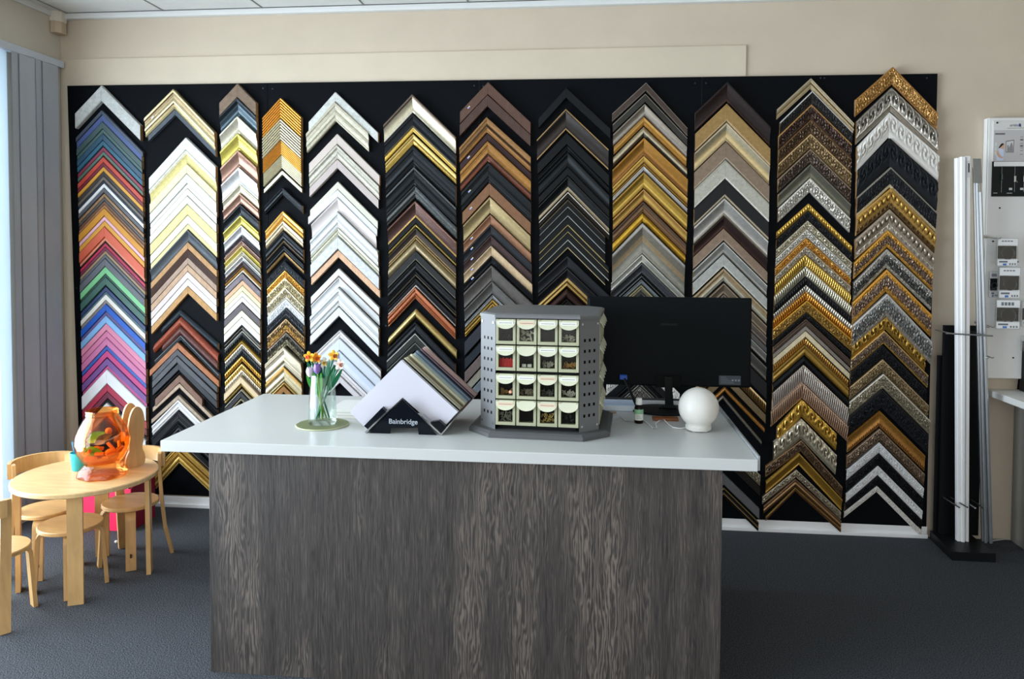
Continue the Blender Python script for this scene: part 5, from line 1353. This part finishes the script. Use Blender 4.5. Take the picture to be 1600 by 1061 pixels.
def hanging_display():
    Y = -.03; XR = 5.95
    tl = on_y(1545, 184, Y); bl = on_y(1543.5, 591, Y); x0 = tl.x; z1 = tl.z; z0 = bl.z
    t = thing('accessory_panel', 'white metal display panel with hooks on the right wall', 'display panel', (5.5, Y, z0))
    m = mat('d9d8d5', 'P', 1.1, rough=.45)
    p = MB(); p.box(x0, XR, Y, Y+.012, z0, z1, .004); p.box(x0, x0+.006, Y+.002, .020, z0, z1, .001)
    p.build('panel', m, t)
    for px, py in ((1551.5, 377), (1590, 409), (1583, 559), (1562, 325)):
        c = on_y(px, py, Y); MB().tube([c+Vector((0, .001, 0)), c+Vector((0, -.0012, 0))], .0045, 10).build('hole_plug', mat('17181a'), t)
    # poster board
    a = on_y(1552.5, 188.5, Y-.006); b = on_y(1552, 307, Y-.006); X1 = a.x+.36; yy = Y-.0065
    s = thing('poster_board', 'printed picture hanging board at the top of the white panel', 'poster', (a.x+.18, yy, b.z))
    zs = lambda py: on_y(1553, py, yy).z; xs = lambda px: on_y(px, 240, yy).x
    k = MB(); k.box(a.x, X1, yy, Y-.0005, zs(252), a.z, .001); k.build('upper_sheet', mat('d6d3d0'), s)
    k = MB(); k.box(a.x, X1, yy, Y-.0005, b.z, zs(252.3), .001); k.build('lower_sheet', mat('181b1d', 'P', rough=.3), s, label='black lower sheet')
    pr = MB(); e = yy-.0004
    pr.box(a.x+.003, X1-.002, e, yy, zs(251.5), zs(203.5)); pr.build('print', mat('bdb9b8'), s)
    pr = MB()
    def R(px0, px1, py0, py1, m_, dy=.0008): pr.box(xs(px0), xs(px1), yy-dy, yy-.0003, zs(py1), zs(py0), 0, m_)
    R(1554, 1569.5, 208, 210.6, 0)                                      # caption bar
    R(1572.5, 1600, 200.2, 200.7, 0)
    # the framed picture in the print
    f = [(1571, 220.5), (1584, 218.5), (1583.5, 238.5), (1571, 238.5)]
    def poly(pts, m_, dy): pr.prism([Vector((xs(x), yy-.0003, zs(y))) for x, y in pts], (0, -dy, 0), m_)
    poly(f, 0, .0006); poly([(1572, 221.6), (1583, 220), (1582.6, 237.3), (1572, 237.4)], 1, .0009)
    poly([(1573, 237), (1573.2, 228), (1575, 226), (1576, 231), (1577.5, 228), (1578.5, 224), (1580.5, 223.5), (1582, 229), (1582.3, 237)], 2, .0012)
    # woman in the print: white top, dark ponytail, arm raised, looking at the frame
    poly([(1557.5, 251), (1557, 243), (1558, 236), (1561, 232.5), (1566, 231.5), (1568, 235), (1568.5, 242), (1568, 251)], 3, .0006)
    poly([(1562.5, 231.5), (1563.5, 226), (1567, 225), (1569, 227.5), (1568.5, 231), (1566, 233)], 4, .0009)
    poly([(1560, 231), (1563, 226), (1565.5, 223.8), (1568.5, 225.5), (1566, 227), (1564, 229), (1561.5, 231.5)], 5, .0012)
    poly([(1557, 236), (1559.5, 235), (1560.5, 240), (1565, 245), (1567, 246), (1566, 248), (1560, 245.5), (1557, 241)], 4, .0012)
    for i, y in enumerate((214, 217.5, 224, 227, 231, 235, 241)): R(1593.5, 1598, y, y+(2.6 if i in (1, 3) else .8), 0)
    for i in range(3): R(1554, 1557, 223+i*7, 228+i*7, 6, .0005)
    pr.build('photo_print', [mat('6e6a6a'), mat('c9c6c4'), mat('8b8787'), mat('c4cce0'), mat('c99f86'), mat('1d1a1c'), mat('c6cdc9')], s, label='printed photo of a woman beside a framed picture')
    text('logo', 'artiteq', .021, (xs(1585.5), yy-.0005, zs(196)), (rad(90), 0, 0), mat('5b6270'), s, .0003, align='CENTER')
    MB().box(xs(1591), xs(1593.4), yy-.0009, yy-.0003, zs(198.3), zs(193.5)).build('logo_mark', mat('2a3f78'), s)
    c = on_y(1558, 191.8, yy); MB().tube([c, c+Vector((0, -.003, 0))], .0045, 10).build('screw', mat('0e0e10'), s)
    MB().box(xs(1553.5), X1, yy-.010, yy-.0002, zs(260.2), zs(253)).build('hanging_rail', mat('e3e2df', 'P', 1.1), s)
    for px, y1, hy, hw in ((1565.5, 301, 276, 3), (1586, 300, 279, 4), (1600.5, 300, 279, 4)):
        MB().tube([(xs(px), yy-.004, zs(260)), (xs(px), yy-.004, zs(y1))], .0011, 6).build('wire', mat('8b8f90', 'S'), s)
        h = MB(); h.box(xs(px-hw*.45), xs(px+hw*.35), yy-.012, yy-.002, zs(hy+6), zs(hy-4), .002); h.tube([(xs(px+hw*.5), yy-.006, zs(hy+3)), (xs(px+hw*.7), yy-.014, zs(hy+6)), (xs(px+hw*.2), yy-.016, zs(hy+7))], .0015, 6)
        h.build('hook', mat('b9bab4', 'S') if px > 1570 else mat('4f5b58', 'S'), s)
    k = MB()
    for px0, px1, y in ((1553.5, 1560, 301.3), (1574.5, 1583, 301.5)): k.box(xs(px0), xs(px1), yy-.0006, yy-.0002, zs(y+.8), zs(y))
    for px in (1578, 1595.5): k.box(xs(px), xs(px+5), yy-.0007, yy-.0002, zs(297), zs(293.6))
    k.build('captions', mat('c3c5c5'), s)
    # hanging packs on pegs
    st = mat('b5b6b6', 'S'); bag = clear('f4f6f8', gl=.15, rough=.15); blk = mat('1a1c1f'); wh = mat('e6e6e6'); blue = mat('4a78b8')
    def peg(px, py, ln, label):
        c = on_y(px, py, Y-ln); th = thing('display_peg', label, 'peg', (c.x, Y, c.z))
        for dx in (0, .022): MB().tube([(c.x+dx, Y-.0005, c.z+.012), (c.x+dx, Y-ln*.93, c.z), (c.x+dx, Y-ln, c.z+.006)], .0024, 6).build('prong', st, th, smooth=60)
        MB().box(c.x-.006, c.x+.028, Y-.004, Y-.0005, c.z+.004, c.z+.020, .001).build('bracket', st, th); return c
    def pack(px0, px1, py0, py1, y, label, head, name='cable_pack'):
        X0, X1_ = on_y(px0, 430, y).x, on_y(px1, 430, y).x; zt, zb_ = on_y(1570, py0, y).z, on_y(1570, py1, y).z; h = zt-zb_; w = X1_-X0
        th = thing(name, label, 'hanging pack', ((X0+X1_)/2, y, zb_), 'cable packs on the white panel')
        MB().box(X0, X1_, y-.006, y+.006, zb_, zt, .003).build('pouch', bag, th)
        MB().box(X0+.006, X1_-.006, y-.002, y+.001, zb_+h*.27, zt-h*.28).build('black_card', blk, th)
        cx, cz = (X0+X1_)/2+.003, zb_+h*.46; R_ = min(w, h)*.30; ring = [(cx+R_*cos(2*PI*q/24), y-.0035, cz+R_*sin(2*PI*q/24)) for q in range(25)]
        MB().tube(ring, .0022, 6, cap=False).build('coil', mat('6e7276', 'S', rough=.4), th, smooth=60)
        MB().box(X0+.004, X1_-.004, y-.0075, y-.006, zt-h*.26, zt-.003).build('header_card', wh, th); MB().box(X0+.004, X1_-.004, y-.0075, y-.006, zb_+.003, zb_+h*.24).build('footer_card', wh, th)
        k = MB(); k.box(X0+.01, X0+w*.5, y-.0082, y-.0075, zb_+h*.13, zb_+h*.19, 0, 2); k.box(X0+w*.28, X0+w*.45, y-.0082, y-.0075, zb_+h*.03, zb_+h*.10, 0, 1)
        for q in range(3): k.box(X0+w*(.58+.12*q), X0+w*(.65+.12*q), y-.0082, y-.0075, zb_+h*.05, zb_+h*.11, 0, 2)
        for q in range(4): k.box(X0+w*(.2+.14*q), X0+w*(.3+.14*q), y-.0082, y-.0075, zt-h*(.13 if head else .2), zt-h*.09, 0, 2)
        k.build('card_print', [wh, blue, mat('70757c')], th)['kind'] = 'stuff'
    peg(1557, 373, .15, 'wire peg holding the topmost cable pack'); pack(1556, 1589, 372, 416, -.13, 'uppermost cable pack hanging on the white panel', 1)
    pack(1545.5, 1560, 424, 465, -.075, 'cable pack half hidden at the left behind the middle one', 0)
    pack(1560, 1594, 417.5, 466, -.145, 'middle cable pack hanging under the uppermost one', 1)
    pack(1557, 1595, 468, 514, -.16, 'lowest cable pack hanging just above the empty pegs', 0)
    pack(1597, 1625, 470, 510, -.12, 'cable pack cut by the right edge of the photo', 0)
    peg(1546.5, 512, .15, 'wire peg just under the lowest cable pack'); peg(1545.5, 560, .17, 'lower empty wire peg above the shelf')
    k = on_y(1594, 545, -.06); q = MB(); q.box(k.x, k.x+.05, -.075, -.062, k.z-.01, k.z+.07, .003)
    tag(q.build('hardware_pack', bag, org=k), 'small clear hardware pack hanging above the shelf', 'hanging pack')
    # shelf
    a = on_y(1544, 609, -.01); xL = a.x+.004; zt = a.z
    sh = thing('white_shelf', 'white shelf below the accessory panel', 'shelf', (5.6, -.25, zt))
    MB().box(xL, XR, -.52, .020, zt-.034, zt, .002).build('shelf_board', mat('e2e1dd', 'P', 1.15, rough=.4), sh)
    g = on_y(1591, 700, -.03); MB().box(g.x, g.x+.02, -.45, .020, .0005, zt-.035, .001).build('support_panel', mat('8d8a83'), sh)
    c = on_z(1590, 607, zt); x = c.x; y = c.y
    th = thing('tape_dispenser', 'black rounded desk dispenser standing on the white shelf', 'dispenser', (x, y, zt))
    k = MB(); n = 16; P = [(x-.018, zt+.0005), (x+.055, zt+.0005), (x+.055, zt+.135), (x-.006, zt+.135)]
    k.prism([Vector((a_, y-.03, b_)) for a_, b_ in P], (0, .06, 0)); k.build('body', mat('131416', 'P', rough=.35), th)
    hc = Vector((x+.012, y-.0302, zt+.088)); k = MB(); k.lathe([(.001, 0), (.014, 0), (.016, .003), (.016, .0)], (0, 0, 0), 20, cap=False); k.v = [(hc.x+vx, hc.y-vz, hc.z+vy) for vx, vy, vz in k.v]
    k.build('hub', mat('a9adb0', 'S', rough=.4), th)
    k = MB(); xx = on_y(1597.5, 580, y-.09).x; k.box(xx, xx+.12, y-.12, y-.06, zt+.0005, on_y(1597, 533, y-.09).z, .004)
    tag(k.build('black_box', mat('101113', 'P', rough=.4), org=(xx+.06, y-.09, zt)), 'tall black box on the shelf cut by the right edge', 'box')
    # cable on the carpet
    p0, p1, p2 = on_z(1551, 846, 0), on_z(1572, 843.5, 0), on_z(1588, 842, 0)
    cb = MB().tube([p0+Vector((0, 0, .004)), p1+Vector((0, 0, .004)), p2+Vector((0, 0, .006))], .0032, 8)
    tag(cb.build('floor_cable', mat('c9c8c4'), smooth=60, org=p0), 'white cable on the carpet right of the black rack', 'cable')
hanging_display()
